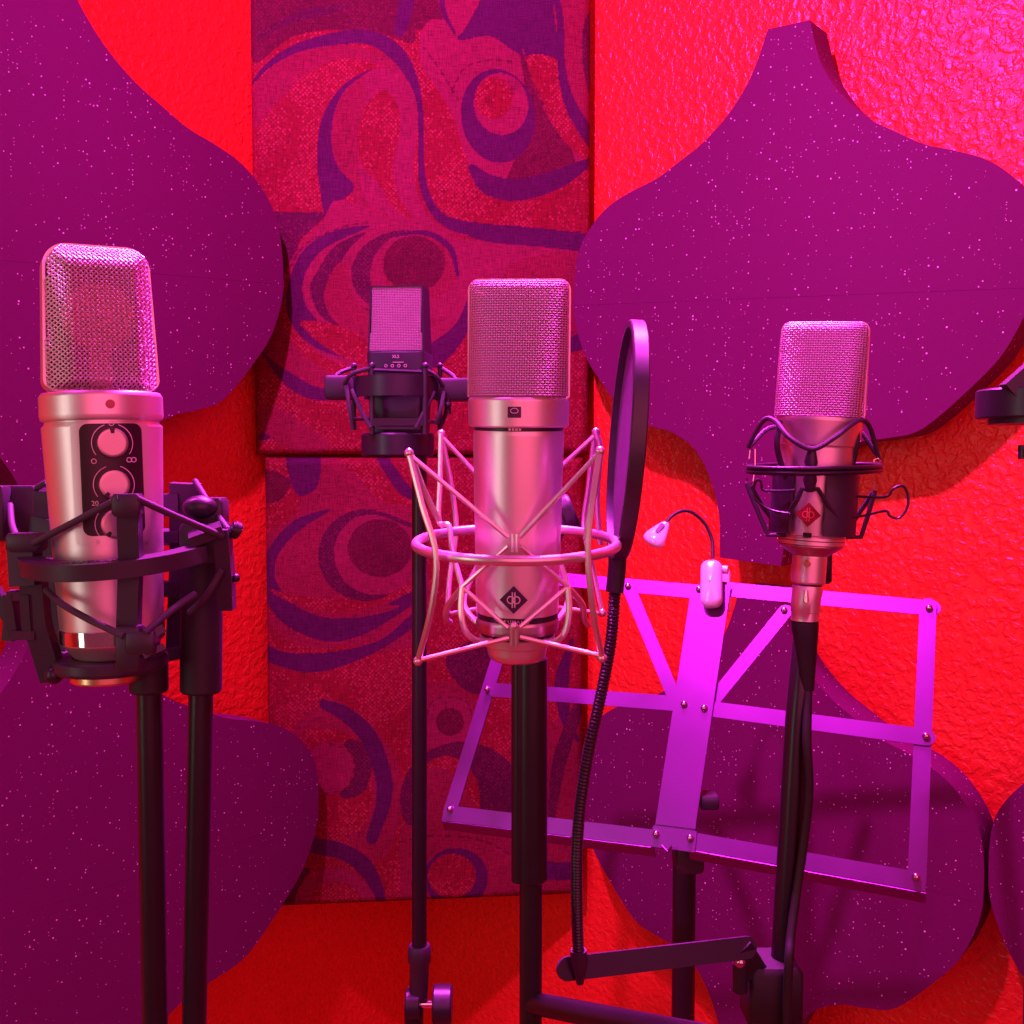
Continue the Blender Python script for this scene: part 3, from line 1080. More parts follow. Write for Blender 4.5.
for hk in ([(462, 588, -.024), (461, 612, -.026), (466, 632, -.026), (478, 641, -.022), (492, 641, -.019)],
           [(568, 588, -.024), (569, 612, -.026), (565, 632, -.026), (556, 641, -.022), (544, 642, -.019)],
           [(478, 566, .026), (466, 590, .022), (464, 605, .014), (472, 618, .004), (485, 627, -.001)],
           [(560, 562, .026), (568, 590, .022), (567, 605, .014), (560, 617, .004), (549, 625, -.001)],
           [(462, 587, -.022), (448, 606, -.012), (446, 618, -.004), (450, 622, .006)],
           [(568, 587, -.022), (582, 604, -.012), (584, 618, -.004), (588, 625, .006)]):
    part('cradle_hook', MB().tube(smooth([Q2(*q) for q in hk], 6), .0018, 8), M['ivory_rod'], cradle)
# stand for the centre mic
s2 = P(531, 660, .606)
st2 = thing('microphone_stand', 'thick black stand pole rising to the tall centre microphone', 'microphone stand', V((s2.x, s2.y, 0)), None, 'microphone stands')
zt = P(529, 657, .606).z
zb = P(529, 880, .606).z
part('upper_tube', MB().cyl((s2.x, s2.y, zt), (s2.x, s2.y, zb), .0099, 28, bev=.001), M['black_rod'], st2)
part('guide_tube', MB().cyl((s2.x - .0072, s2.y - .004, zt - .002), (s2.x - .0072, s2.y - .004, zb + .001), .0045, 16), M['black_rod'], st2)
part('lower_pole', MB().cyl((s2.x, s2.y, zb + .01), (s2.x, s2.y, .02), .0068, 24), M['black_rod'], st2)
part('base', MB().lathe([(.001, 0), (.05, 0), (.052, .004), (.05, .012), (.02, .022), (.001, .024)], 48, Matrix.Translation((s2.x, s2.y, 0))), M['black'], st2)
ba, bb = P(543, 1008, .60), P(720, 1040, .50)
part('boom_arm', MB().tube([V((s2.x, s2.y, ba.z)), bb], .0065, 16), M['black_rod'], st2)
kc = P(567, 514, .640)
kn = MB().lathe([(.0005, -.004), (.010, -.004), (.0125, -.0025), (.0125, .003), (.011, .005), (.0005, .005)], 28, Matrix.Translation(kc) @ Matrix.Rotation(math.radians(68), 4, 'Y'))
part('tightening_knob', kn, M['black_metal'], st2)
part('swivel_arm', MB().tube(smooth([kc, kc + V((-.012, 0, -.03)), V((s2.x, s2.y, zt - .002))], 6), .004, 12), M['black_rod'], st2)

# ------------------------------------------------------------------ 3  right silver microphone
D3 = .70
b3, t3 = P(808, 583, D3), P(826, 322, D3)
ax3 = t3 - b3
tlm = thing('studio_microphone', 'squat silver microphone with a red diamond badge, at right', 'microphone', b3, aim(ax3, math.radians(-23)), 'studio condenser microphones')
L3 = ax3.length
zpx = lambda y: (583 - y) / (583 - 322) * L3
part('connector_neck', MB().lathe([(.001, 0), (.0110, 0), (.0115, .001), (.0115, zpx(556)), (.0113, zpx(553))], 48), M['nickel'], tlm, True)
part('neck_screw', fwd_lathe([(.0024, 0), (.0024, .0012), (.0018, .0017), (.0001, .0017)], 0, -.0113, zpx(562), 20), M['brass'], tlm, True)
part('base_taper', MB().lathe([(.0113, zpx(555)), (.016, zpx(551)), (.0215, zpx(545)), (.0215, zpx(544)), (.0205, zpx(543))], 56), M['nickel_dark'], tlm, True)
part('base_ring', MB().lathe([(.0205, zpx(544)), (.0225, zpx(543)), (.0225, zpx(539.5)), (.0212, zpx(539)), (.0225, zpx(538.5)), (.0225, zpx(536)), (.021, zpx(535))], 56), M['nickel'], tlm, True)
part('body', MB().lathe([(.0212, zpx(536)), (.0222, zpx(534)), (.0240, zpx(500)), (.0258, zpx(447)), (.0262, zpx(445.5))], 64), M['nickel'], tlm, True)
part('collar', MB().lathe([(.0258, zpx(446)), (.0266, zpx(445)), (.0292, zpx(421)), (.0290, zpx(418)), (.0005, zpx(418))], 64), M['nickel'], tlm, True)
part('filter_switch', MB().box((0, -.0226, zpx(533)), (.0055, .0016, .003)), M['plate'], tlm, True)
emblem(tlm, -.0249, zpx(513), .0082, M['red_badge'], M['red_line'])
Z0, Z1 = zpx(418), zpx(322)
ol = rrect(.0296, Z0, Z1, .001, .0062, hw_top=.0288)
h3 = head2(.0298, Z0, Z1, .0255, .0115, .006)
part('grille_frame', band_frame(ol, lambda x, z: -.0028, lambda x, z: .0028, .001), M['nickel'], tlm, True)
il = rrect(.0292, Z0 + .0004, Z1 - .0008, .001, .0056, hw_top=.0284)
part('grille_mesh', merge(weave(il, h3, .00158, .00042), weave(il, h3, .0024, .00045, sgn=1)), M['wire'], tlm, True, label='fine silver wire mesh')
gz = merge(sheet(lambda z: .0275, h3, Z0, Z1 - .003, off=.0015), sheet(lambda z: .0275, h3, Z0, Z1 - .003, off=.0015, sgn=1))
part('inner_gauze', gz, M['gauze'], tlm, True)

# cable plugged into it
axn = ax3.normalized()
cable = thing('microphone_cable', 'black cable with a silver plug under the right microphone', 'cable', b3, None)
p0 = b3 - axn * .0015
p1 = P(805, 620, D3)
part('plug', MB().tube([p0, p0 - axn * .002, P(806, 600, D3), P(805.3, 611, D3), P(805.2, 612, D3), p1], [.0098, .0103, .0100, .0100, .0094, .0096], 28), M['nickel'], cable, label='silver plug')
part('release_tab', MB().tube([P(806, 590, D3 - .0103), P(806, 602, D3 - .0103)], [.0016, .0019], 10), M['chrome'], cable)
part('plug_boot', MB().tube([P(805, 621, D3), P(805, 628, D3), P(806, 640, D3), P(808, 690, D3 + .002)], [.0092, .0092, .0080, .0042], 20), M['rubber'], cable)
cpts = smooth([P(808, 686, D3 + .002), P(807, 740, D3 - .009), P(809, 790, D3 - .009), P(804, 840, D3 - .008), P(797, 890, D3 - .010), P(791, 935, D3 - .019), P(789, 960, D3 - .026), P(787, 1010, D3 - .026), P(785, 1090, D3 - .024)], 8)
part('cord', MB().tube(cpts, .0031, 12), M['rubber'], cable)

# black wire mount around it


def Q3(px, py, dy):
    return P(px, py, D3 + dy)


mt3 = thing('shock_mount', 'black mount with bent wire handles around the right microphone', 'shock mount', P(815, 536, D3), None, 'microphone shock mounts')
bk, fr = Q3(815, 466, .046), Q3(814, 471, -.046)
c0, e2 = (bk + fr) / 2, (bk - fr) / 2
e1 = V((.0456, 0, .0004))
for dz in (.0015, -.0015):
    part('outer_ring', MB().tube([c0 + V((0, 0, dz)) + e1 * math.cos(a) + e2 * math.sin(a) for a in [2 * PI * i / 56 for i in range(56)]], .0016, 10, closed=True), M['black_metal'], mt3)
Mx3 = ORG[tlm.name]
for a0, a1 in ((-1.50, -.42), (.38, 1.50)):
    part('clamp_jaw', MB().arc(.0262, .0290, zpx(533), zpx(472), a0, a1, 16, Mx3), M['black'], mt3)
part('rear_clamp', MB().arc(.0262, .0285, zpx(530), zpx(476), 1.7, 2 * PI - 1.7, 20, Mx3), M['black'], mt3)
for x0 in ((777, 425, 780, 466), (857, 424, 853, 468)):
    part('side_strap', MB().tube(smooth([Q3(x0[0] + (3 if x0[0] < 800 else -1), x0[1] - 4, -.014), Q3(x0[0], x0[1] + 18, -.017), Q3(x0[2], x0[3] - 6, -.015), Q3(x0[2] + (5 if x0[0] < 800 else -5), x0[3] + 8, -.016)], 5), .0020, 8), M['black'], mt3)
part('centre_strap', MB().tube([Q3(812, 446, -.034), Q3(811, 462, -.034), Q3(811, 470, -.034), Q3(810, 480, -.033), Q3(810, 491, -.031)], [.0022, .0044, .0030, .0044, .0030], 12), M['black'], mt3)
for sd in ([(810, 489, -.031), (802, 489, -.031), (797, 500, -.030), (790, 512, -.028)], [(810, 489, -.031), (818, 489, -.031), (826, 502, -.030), (838, 518, -.026)]):
    part('cradle_arm', MB().tube([Q3(*q) for q in sd], .0016, 8), M['black'], mt3)
for cd in ([(748, 447, .002), (763, 421, -.010), (775, 421, -.018), (790, 438, -.032), (812, 449, -.037), (834, 438, -.038), (852, 424, -.031), (863, 420, -.018), (871, 430, -.004), (879, 460, .002)],
           [(749, 447, .002), (774, 427, .016), (815, 440, .036), (853, 427, .016), (878, 456, .002)]):
    part('elastic_cord', MB().tube(smooth([Q3(*q) for q in cd], 6), .0017, 8), M['elastic'], mt3)
for hk in ([(749, 459, 0), (750, 450, 0), (755, 449, 0), (755, 468, 0), (753, 480, 0), (752, 484, 0), (747, 484, 0), (747, 478, 0)],
           [(881, 462, 0), (878, 458, 0), (874, 460, 0), (874, 470, 0), (873, 492, 0), (877, 491, 0), (878, 484, 0)]):
    part('wire_hook', MB().tube([Q3(*q) for q in hk], .0005, 6), M['chrome'], mt3)
for cd in ([(747, 484, 0), (753, 500, -.004), (768, 535, -.008), (786, 535, -.012)], [(751, 486, .002), (764, 508, .004), (776, 524, .004), (786, 528, 0)],
           [(875, 491, 0), (868, 515, -.004), (861, 537, -.008), (847, 537, -.012)], [(873, 492, .002), (862, 509, .004), (853, 522, .004), (846, 526, 0)]):
    part('lower_cord', MB().tube([Q3(*q) for q in cd], .0017, 8), M['elastic'], mt3)
for hd in ([(834, 494, -.024), (853, 496, -.018), (885, 497, -.012), (893, 489, -.012), (903, 486, -.012), (908, 496, -.012), (907, 508, -.012), (899, 518, -.012), (890, 516, -.012), (885, 511, -.012), (862, 516, -.018), (836, 519, -.024)],
           [(795, 490, -.026), (776, 491, -.020), (763, 490, -.014), (761, 482, -.013), (757, 480, -.013), (754, 487, -.012), (755, 498, -.012), (763, 506, -.014), (774, 511, -.018), (790, 514, -.024)]):
    part('wire_handle', MB().tube(smooth([Q3(*q) for q in hd], 5), .0009, 8), M['black_metal'], mt3)
part('swivel_lug', MB().box(P(819, 562, D3 + .022), (.016, .012, .03), bev=.002).cyl(P(812, 555, D3 + .02), P(828, 556, D3 + .02), .005, 16), M['black_metal'], mt3)

# its stand
s3t, s3b = P(802, 612, D3 + .018), P(780, 1000, D3 + .0)
st3 = thing('microphone_stand', 'black stand pole beneath the right microphone, beside the music stand', 'microphone stand', V((s3b.x, s3b.y, 0)), None, 'microphone stands')
part('upper_pole', MB().tube([P(816, 572, D3 + .022), P(808, 610, D3 + .02), P(804, 640, D3 + .012), P(797, 720, D3 + .004), s3b], [.006, .006, .0078, .0080, .0080], 24), M['black_rod'], st3)
part('lower_pole', MB().cyl(s3b + V((0, 0, .02)), V((s3b.x, s3b.y, .02)), .0105, 24), M['black_rod'], st3)
part('base', MB().lathe([(.001, 0), (.05, 0), (.052, .004), (.05, .012), (.02, .022), (.001, .024)], 48, Matrix.Translation((s3b.x, s3b.y, 0))), M['black'], st3)

# ------------------------------------------------------------------ 4  small black microphone (back)
D4 = .85
b4, t4 = P(400.5, 440, D4), P(400, 288, D4)
ax4 = t4 - b4
akg = thing('studio_microphone', 'small black box-shaped microphone with a flat grille, furthest back', 'microphone', b4, aim(ax4, math.radians(-7)), 'studio condenser microphones')
L4 = ax4.length
z4 = lambda y: (440 - y) / (440 - 287) * L4
mb = MB()
rows = []


def rsec(hw, hd, cr, z):
    pts = []
    for (sx, sy, a0) in ((1, 1, 0), (-1, 1, PI / 2), (-1, -1, PI), (1, -1, 1.5 * PI)):
        for k in range(5):
            a = a0 + PI / 2 * k / 4
            pts.append((sx * (hw - cr) + cr * math.cos(a), sy * (hd - cr) + cr * math.sin(a), z))
    return pts


def loft(secs, cap=True):
    mb = MB()
    mb.grid(secs, wrap_u=True)
    n = len(secs[0])
    if cap:
        mb.f.append(tuple(reversed(range(n))))
        mb.f.append(tuple((len(secs) - 1) * n + j for j in range(n)))
    return mb


part('body', loft([rsec(.0215, .0150, .006, z4(438)), rsec(.0225, .016, .006, z4(430)), rsec(.0245, .018, .005, z4(354.5)), rsec(.0240, .0175, .005, z4(353))]), M['black_metal'], akg, True)
# head frame with open front and back
hwb, hwt = .0232, .0218
zf0, zf1 = z4(353), z4(287)
mb = MB()
mb.add = None
rows = []
ol = [(-hwb, zf0), (hwb, zf0), (hwt, zf1), (-hwt, zf1)]


def in4(k):
    return [(-hwb + k, zf0 + k), (hwb - k, zf0 + k), (hwt - k, zf1 - k * .7), (-hwt + k, zf1 - k * .7)]


o1, o2 = ol, in4(.0012)
dep = lambda z: .0165 - .0045 * (z - zf0) / (zf1 - zf0)
rows = [[(x, -dep(z), z) for x, z in o1], [(x, dep(z), z) for x, z in o1], [(x, dep(z), z) for x, z in o2], [(x, -dep(z), z) for x, z in o2]]
mb.grid(rows, wrap_u=True, wrap_v=True)
part('grille_frame', mb, M['black_metal'], akg, True)
h4 = lambda x, z: dep(z) - .0012
g4 = merge(weave(o2, h4, .00135, .0004), weave(o2, h4, .0022, .0004, sgn=1))
part('grille_mesh', g4, M['wire'], akg, True, label='flat silver mesh')
part('inner_gauze', sheet(lambda z: hwb - .0014 - (hwb - hwt) * (z - zf0) / (zf1 - zf0), h4, zf0 + .001, zf1 - .001, 4, 4, off=.0014), M['gauze_black'], akg, True)
yf = -.0182
icons = merge(text_mb('XLS', .0036, Matrix.Translation((.0005, yf, z4(358))) @ FACE), MB().box((.0025, yf, z4(363.5)), (.009, .0003, .0005)))
for i, x in enumerate((-.0075, -.0022, .0031, .0085)):
    icons = merge(icons, ring_mark(x, yf, z4(367), .0011, .00026, 12))
part('pattern_icons', icons, M['mark'], akg, True)


def Q4(px, py, dy):
    return P(px, py, D4 + dy)


mt4 = thing('shock_mount', 'black elastic shock mount around the small black microphone at back', 'shock mount', P(398, 457, D4), None, 'microphone shock mounts')
Mm = Matrix.Translation(Q4(398, 388, 0))
part('outer_ring', MB().arc(.0335, .0365, -.0082, .0082, -1.25, 1.25, 30, Mm), M['black_metal'], mt4)
part('outer_ring', MB().arc(.0335, .0365, -.0082, .0082, PI - 1.0, PI + 1.0, 24, Mm), M['black_metal'], mt4)
part('side_block', MB().box(Q4(339, 388, 0), (.020, .026, .019), bev=.002), M['black'], mt4)
part('side_block', MB().box(Q4(453, 390, 0), (.030, .026, .018), bev=.002), M['black'], mt4)
part('side_block_end', MB().cyl(Q4(329, 387, -.004), Q4(336, 387, -.004), .008, 16), M['black'], mt4)
part('lower_ring', MB().lathe([(.026, -.0095), (.0285, -.0095), (.030, -.008), (.030, .008), (.0288, .0095), (.026, .0095), (.001, .008)], 40, Matrix.Translation(Q4(398, 445, 0))), M['black_metal'], mt4)
part('inner_cradle', MB().box(Q4(398, 422, -.0265), (.041, .004, .006)).box(Q4(398, 428, -.0265), (.036, .004, .0022)), M['black_metal'], mt4)
for x in (372, 425):
    part('cradle_post', MB().tube([Q4(x, 434, -.026), Q4(x, 366, -.026)], .0022, 10).ball(Q4(x, 366, -.026), .003), M['black'], mt4)
for x in (354, 440):
    part('cradle_post', MB().tube([Q4(x, 430, .02), Q4(x, 366, .02)], .0020, 10).ball(Q4(x, 366, .02), .0028), M['black'], mt4)
part('top_bar', MB().tube([Q4(374, 370, -.0265), Q4(422, 372, -.0265)], .0016, 8), M['black_metal'], mt4)
for cd in ([(371, 368, -.027), (352, 374, -.02), (344, 384, -.012)], [(352, 368, .02), (338, 374, .012), (334, 384, .006)], [(424, 369, -.027), (436, 376, -.02), (443, 386, -.012)], [(441, 368, .02), (452, 375, .012), (458, 383, .006)],
           [(346, 386, -.014), (350, 410, -.02), (353, 430, -.018)], [(352, 390, -.016), (362, 412, -.024), (371, 428, -.028)], [(444, 392, -.014), (440, 412, -.02), (436, 424, -.018)], [(434, 392, -.018), (424, 412, -.026), (416, 428, -.028)],
           [(448, 396, .0), (446, 412, .004), (440, 428, .01)]):
    part('elastic_band', MB().tube(smooth([Q4(*q) for q in cd], 5), .0018, 8), M['elastic'], mt4)
part('lower_crossbar', MB().tube([Q4(354, 419, .018), Q4(372, 419, -.022)], .0016, 8).tube([Q4(426, 422, -.022), Q4(438, 422, .018)], .0016, 8), M['black_metal'], mt4)
part('thumb_screw', MB().ball(Q4(448, 405, -.012), .0032).cyl(Q4(448, 398, -.01), Q4(448, 414, -.01), .0026, 12), M['black_metal'], mt4)
# stand
s4 = P(419.5, 470, .885)
st4 = thing('microphone_stand', 'thin black stand pole with a clamp knob, under the small back microphone', 'microphone stand', V((s4.x, s4.y, 0)), None, 'microphone stands')
zt, zb = P(419, 446, .885).z, P(418, 945, .885).z
part('mount_boss', MB().cyl((s4.x, s4.y, zt - .004), (s4.x - .006, s4.y - .012, zt + .006), .009, 18), M['black_metal'], st4)
part('pole', MB().cyl((s4.x, s4.y, zt), (s4.x - .002, s4.y, zb - .005), .0066, 22), M['black_rod'], st4)
part('clutch', MB().tube([(s4.x - .002, s4.y, zb), (s4.x - .002, s4.y, zb - .003), (s4.x - .002, s4.y, zb - .014), (s4.x - .002, s4.y, zb - .017), (s4.x - .003, s4.y, zb - .048)], [.009, .0102, .0102, .0088, .0080], 22), M['black'], st4)
kc = P(415, 1004, .885)
part('swivel_disc', MB().cyl(kc + V((-.008, 0, 0)), kc + V((.005, 0, 0)), .0135, 28, bev=.001), M['black_metal'], st4)
part('knob_shaft', MB().cyl(kc + V((.004, 0, 0)), kc + V((.017, 0, 0)), .0038, 14), M['chrome'], st4)
part('clamp_knob', MB().cyl(kc + V((.016, 0, 0)), kc + V((.033, 0, 0)), .0165, 28, bev=.0015), M['black_metal'], st4)
part('lower_pole', MB().cyl((kc.x - .001, kc.y, kc.z), (kc.x - .001, kc.y, .02), .0085, 22), M['black_rod'], st4)
part('base', MB().lathe([(.001, 0), (.05, 0), (.052, .004), (.05, .012), (.02, .022), (.001, .024)], 48, Matrix.Translation((kc.x - .001, kc.y, 0))), M['black'], st4)

# ------------------------------------------------------------------ 5  black shock mount of the left microphone


def Q1(px, py, dy):
    return P(px, py, D1 + dy)


mt1 = thing('shock_mount', 'chunky black shock mount ring around the three-knob microphone at left', 'shock mount', P(112, 672, D1), None, 'microphone shock mounts')
bk, fr = Q1(124, 537, .047), Q1(122, 571, -.047)
c0, ey = (bk + fr) / 2, (bk - fr).normalized()
ex = V((1, 0, .05)).normalized()
ez = ex.cross(ey).normalized()
ey = ez.cross(ex)
Mr = Matrix.Translation(c0) @ Matrix((ex, ey, ez)).transposed().to_4x4()
part('outer_ring', MB().arc(.0375, .0485, -.0040, .0040, -1.22, 1.30, 48, Mr), M['black'], mt1)
Mrt = Mr @ Matrix.Translation((0, 0, .0041))
lets = MB()
for i, ch in enumerate('AUSTRALIA'):
    a = (i - 4) * .085 + .10
    lets = merge(lets, text_mb(ch, .0052, Mrt @ Matrix.Rotation(a, 4, 'Z') @ Matrix.Translation((0, -.043, 0)), .0002))
part('moulded_lettering', lets, M['black'], mt1)
part('rear_ring', MB().arc(.0375, .0465, -.0040, .0040, PI - 1.2, PI + 1.2, 40, Mr), M['black'], mt1)


def post(name, pts, w, d, par=mt1, m_='black'):
    mb = MB()
    pts = [V(p) for p in pts]
    for a, b_ in zip(pts[:-1], pts[1:]):
        mb.bar(a, b_, w, d, (0, -1, 0), ext=.0004)
    return part(name, mb, M[m_], par)


# inner cradle: front post with head and foot, bottom ring
post('cradle_post', [Q1(129, 503, -.041), Q1(131, 560, -.036), Q1(128, 655, -.036)], .0100, .006)
part('post_head', MB().box(Q1(128, 505, -.043), (.0135, .008, .0105), bev=.0015), M['black'], mt1)
part('post_foot', MB().box(Q1(131, 648, -.041), (.012, .010, .021), bev=.0015), M['black'], mt1)
part('foot_clip', MB().box(Q1(143, 642, -.042), (.014, .010, .011), bev=.0015).bar(Q1(143, 640, -.045), Q1(164, 628, -.040), .004, .004, (0, -1, 0)).bar(Q1(143, 656, -.045), Q1(164, 646, -.040), .003, .004, (0, -1, 0)), M['black'], mt1)
part('base_ring', MB().lathe([(.018, -.0025), (.0265, -.0025), (.0275, -.001), (.0275, .0035), (.0262, .0045), (.018, .0045)], 48, Matrix.Translation(Q1(110, 664, 0)), closed=True), M['black'], mt1)
part('thread_nut', MB().lathe([(.0005, -.0065)] + [(.0172, -.0065), (.0176, -.006), (.0176, -.001), (.0005, -.001)], 60, Matrix.Translation(Q1(107, 667, 0))), M['brass'], mt1, label='knurled brass thread nut')
post('cradle_post', [Q1(186, 484, .030), Q1(186, 560, .034), Q1(182, 650, .034)], .016, .006)
post('cradle_post', [Q1(45, 492, .036), Q1(48, 560, .036), Q1(60, 655, .030)], .009, .006)
part('cradle_floor', MB().bar(Q1(186, 650, .034), Q1(128, 664, .020), .010, .006, (0, 0, 1)).bar(Q1(60, 655, .03), Q1(100, 664, .020), .009, .006, (0, 0, 1)), M['black'], mt1)
# outer posts
post('outer_post', [Q1(24, 537, -.014), Q1(27, 585, -.016)], .0125, .011)
part('post_head', MB().box(Q1(27, 542, -.016), (.0165, .012, .009), bev=.0015), M['black'], mt1)
post('outer_leg', [Q1(34, 583, -.014), Q1(38, 625, -.012), Q1(54, 678, -.008)], .011, .008)
part('leg_screw', MB().ball(Q1(54, 675, -.014), .0046, 16), M['black_metal'], mt1)
mb = MB()
for a, b_ in (((11, 595), (30, 595)), ((11, 595), (17, 634)), ((28, 595), (31, 634)), ((15, 634), (34, 634))):
    mb.bar(Q1(a[0], a[1], -.014), Q1(b_[0], b_[1], -.012), .0045, .009, (0, -1, 0), ext=.001)
part('elastic_clip', mb, M['black'], mt1)
part('clip_tail', MB().bar(Q1(12, 620, -.004), Q1(10, 640, -.004), .006, .006, (0, -1, 0)), M['black'], mt1)
post('outer_post', [Q1(222, 530, -.006), Q1(226, 575, -.004), Q1(227, 608, -.002)], .0075, .008)
part('post_screw', MB().cyl(Q1(231, 528, -.004), Q1(240, 532, -.002), .0045, 16, bev=.001).ball(Q1(236, 578, -.004), .0022), M['black_metal'], mt1)
# rear-left bracket
part('rear_bracket', MB().box(Q1(14, 513, .040), (.031, .014, .030), bev=.002), M['black'], mt1)
part('rear_bracket_lug', MB().box(Q1(2, 512, .028), (.006, .010, .028), bev=.001).bar(Q1(33, 525, .036), Q1(60, 531, .030), .010, .006, (0, -1, 0)), M['black'], mt1)
part('side_arm', MB().arc(.041, .047, -.012, -.003, -1.85, -1.38, 12, Mr), M['black'], mt1)
part('side_lever', MB().bar(Q1(-6, 590, -.005), Q1(14, 625, -.005), .006, .005, (0, -1, 0)), M['black'], mt1)
# swivel at right
part('swivel_block', MB().box(Q1(206, 542, .006), (.0215, .022, .020), bev=.002), M['black'], mt1)
part('swivel_ear', MB().box(Q1(211, 513, .012), (.016, .014, .016), bev=.002), M['black'], mt1)
part('swivel_cap', MB().ball(Q1(200, 507, .004), .0075, 16, (1.2, 1, .8)), M['black_metal'], mt1)
part('swivel_plate', MB().bar(Q1(190, 540, -.012), Q1(222, 528, -.008), .012, .005, (0, -.2, 1)), M['black'], mt1)
for a, b_, w_ in (((160, 505), (180, 505), .012), ((160, 537), (180, 537), .006), ((156, 588), (182, 590), .008)):
    part('cradle_rib', MB().bar(Q1(*a, .03), Q1(*b_, .03), w_, .007, (0, -1, 0)), M['black'], mt1)
for cd in ([(120, 498, -.046), (78, 520, -.034), (34, 543, -.022)], [(136, 498, -.046), (175, 516, -.032), (222, 536, -.012)], [(195, 481, .028), (210, 505, .014), (228, 530, -.004)],
           [(47, 482, .032), (30, 492, .038)], [(10, 505, .026), (12, 525, .010), (18, 540, -.008)],
           [(46, 590, -.024), (62, 604, -.032), (90, 620, -.040), (124, 636, -.046)], [(195, 594, -.020), (172, 610, -.034), (145, 633, -.047)], [(222, 570, -.012), (205, 598, -.012), (190, 612, .0)]):
    part('elastic_cord', MB().tube(smooth([Q1(*q) for q in cd], 5), .0017, 10), M['elastic'], mt1)
# stands at left
s1 = P(149, 690, .528)
st1 = thing('microphone_stand', 'left of the two close black stand poles below the three-knob microphone', 'microphone stand', V((s1.x, s1.y, 0)), None, 'microphone stands')
za, zb = P(149, 652, .528).z, P(149, 692, .528).z
part('sleeve', MB().cyl((s1.x, s1.y, za), (s1.x, s1.y, zb), .0098, 28, bev=.0012), M['rubber'], st1)
part('pole', MB().cyl((s1.x, s1.y, zb + .01), (s1.x, s1.y, .02), .0066, 24), M['black_rod'], st1)
part('base', MB().lathe([(.001, 0), (.06, 0), (.062, .004), (.06, .012), (.02, .022), (.001, .024)], 48, Matrix.Translation((s1.x - .09, s1.y - .07, 0))).bar((s1.x, s1.y, .02), (s1.x - .09, s1.y - .07, .02), .012, .010, (0, 0, 1)), M['black'], st1)
s5 = P(200, 690, .535)
s5b = P(194, 1040, .535)
st5 = thing('microphone_stand', 'right of the two close black stand poles, reaching up to the shock mount swivel', 'microphone stand', V((s5b.x, s5b.y, 0)), None, 'microphone stands')
part('sleeve', MB().cyl(P(202, 556, .535), P(201, 692, .535), .0108, 28, bev=.0012), M['rubber'], st5)
part('pole', MB().tube([P(201, 688, .535), s5b, V((s5b.x, s5b.y, .02))], .0064, 24), M['black_rod'], st5)
part('base', MB().lathe([(.001, 0), (.06, 0), (.062, .004), (.06, .012), (.02, .022), (.001, .024)], 48, Matrix.Translation((s5b.x + .064, s5b.y + .1, 0))).bar((s5b.x, s5b.y, .02), (s5b.x + .064, s5b.y + .1, .02), .02, .012, (0, 0, 1)), M['black'], st5)

# ------------------------------------------------------------------ pop filter
hc = V((.0665, .585, P(630, 457, .585).z))
h1 = V((.0010, .070, -.002))
hcx, tp, bt = None, P(634.5, 325, .612), P(617.5, 556, .612)
hv = (tp - bt) / 2
hc = (tp + bt) / 2
hn = h1.cross(hv).normalized()
pop = thing('pop_filter', 'round black pop filter seen nearly edge-on, on a gooseneck right of the centre microphone', 'pop filter', P(617, 960, .64), None)
n = 72
rows = []
for i in range(n):
    a = 2 * PI * i / n
    c = h1 * math.cos(a) + hv * math.sin(a)
    u = c.normalized()
    ctr = hc + c
    w, t_ = .0044, .0022
    rows.append([ctr + hn * w + u * (t_ - .0008), ctr + hn * (w - .0008) + u * t_, ctr - hn * (w - .0008) + u * t_, ctr - hn * w + u * (t_ - .0008), ctr - hn * w - u * t_, ctr + hn * w - u * t_])
part('hoop', MB().grid(rows, wrap_u=True, wrap_v=True), M['hoop'], pop)
mb = MB()
rows = []
for k in range(1, 9):
    rows.append([hc + (h1 * math.cos(2 * PI * i / n) + hv * math.sin(2 * PI * i / n)) * (k / 8 * .985) for i in range(n)])
mb.grid(rows, wrap_u=True)
mb.f.append(tuple(range(n)))
part('screen', mb, M['pop_cloth'], pop)
gp = smooth([P(617, 556, .612), P(615, 590, .612), P(611, 640, .610), P(602, 690, .608), P(590, 745, .606), P(581, 800, .608), P(577, 850, .612), P(577, 910, .624), P(579, 966, .630)], 4)
part('neck_sleeve', MB().tube(smooth([P(617.5, 552, .612), P(617, 568, .612), P(614.5, 592, .612)], 4), .0054, 14), M['rubber'], pop)
# ribbed gooseneck: resample evenly
acc, pts = [0], gp
for a, b_ in zip(pts[:-1], pts[1:]):
    acc.append(acc[-1] + (b_ - a).length)
tot = acc[-1]
nrib = 120
rp, rr = [], []
j = 0
for i in range(nrib * 2 + 1):
    d = tot * i / (nrib * 2)
    while j < len(acc) - 2 and acc[j + 1] < d:
        j += 1
    t = (d - acc[j]) / (acc[j + 1] - acc[j])
    rp.append(pts[j].lerp(pts[j + 1], t))
    rr.append(.0038 if i % 2 else .0031)
part('gooseneck', MB().tube(rp, rr, 12), M['black_metal'], pop)
aa, ab = P(573, 968, .632), P(742, 948, .678)
part('bracket_arm', MB().bar(aa, ab, .0145, .0025, (0.25, -1, .25), ext=.004, round_=True), M['hoop'], pop)
part('neck_socket', MB().tube([P(578.5, 950, .628), P(579, 962, .629), P(580, 984, .628)], [.0050, .0058, .0022], 14), M['black'], pop)
cc = P(776, 986, D3)
part('clamp', MB().box(cc + V((-.004, -.002, -.002)), (.037, .036, .046), bev=.004).bar(ab, cc + V((-.012, -.012, .01)), .014, .004, (0.2, -1, .2)), M['rubber'], pop)
part('clamp_screw', MB().cyl(P(740, 962, .680), P(740, 992, .680), .0052, 18, bev=.001).cyl(P(740, 976, .680), P(757, 978, .688), .003, 12), M['black_metal'], pop)
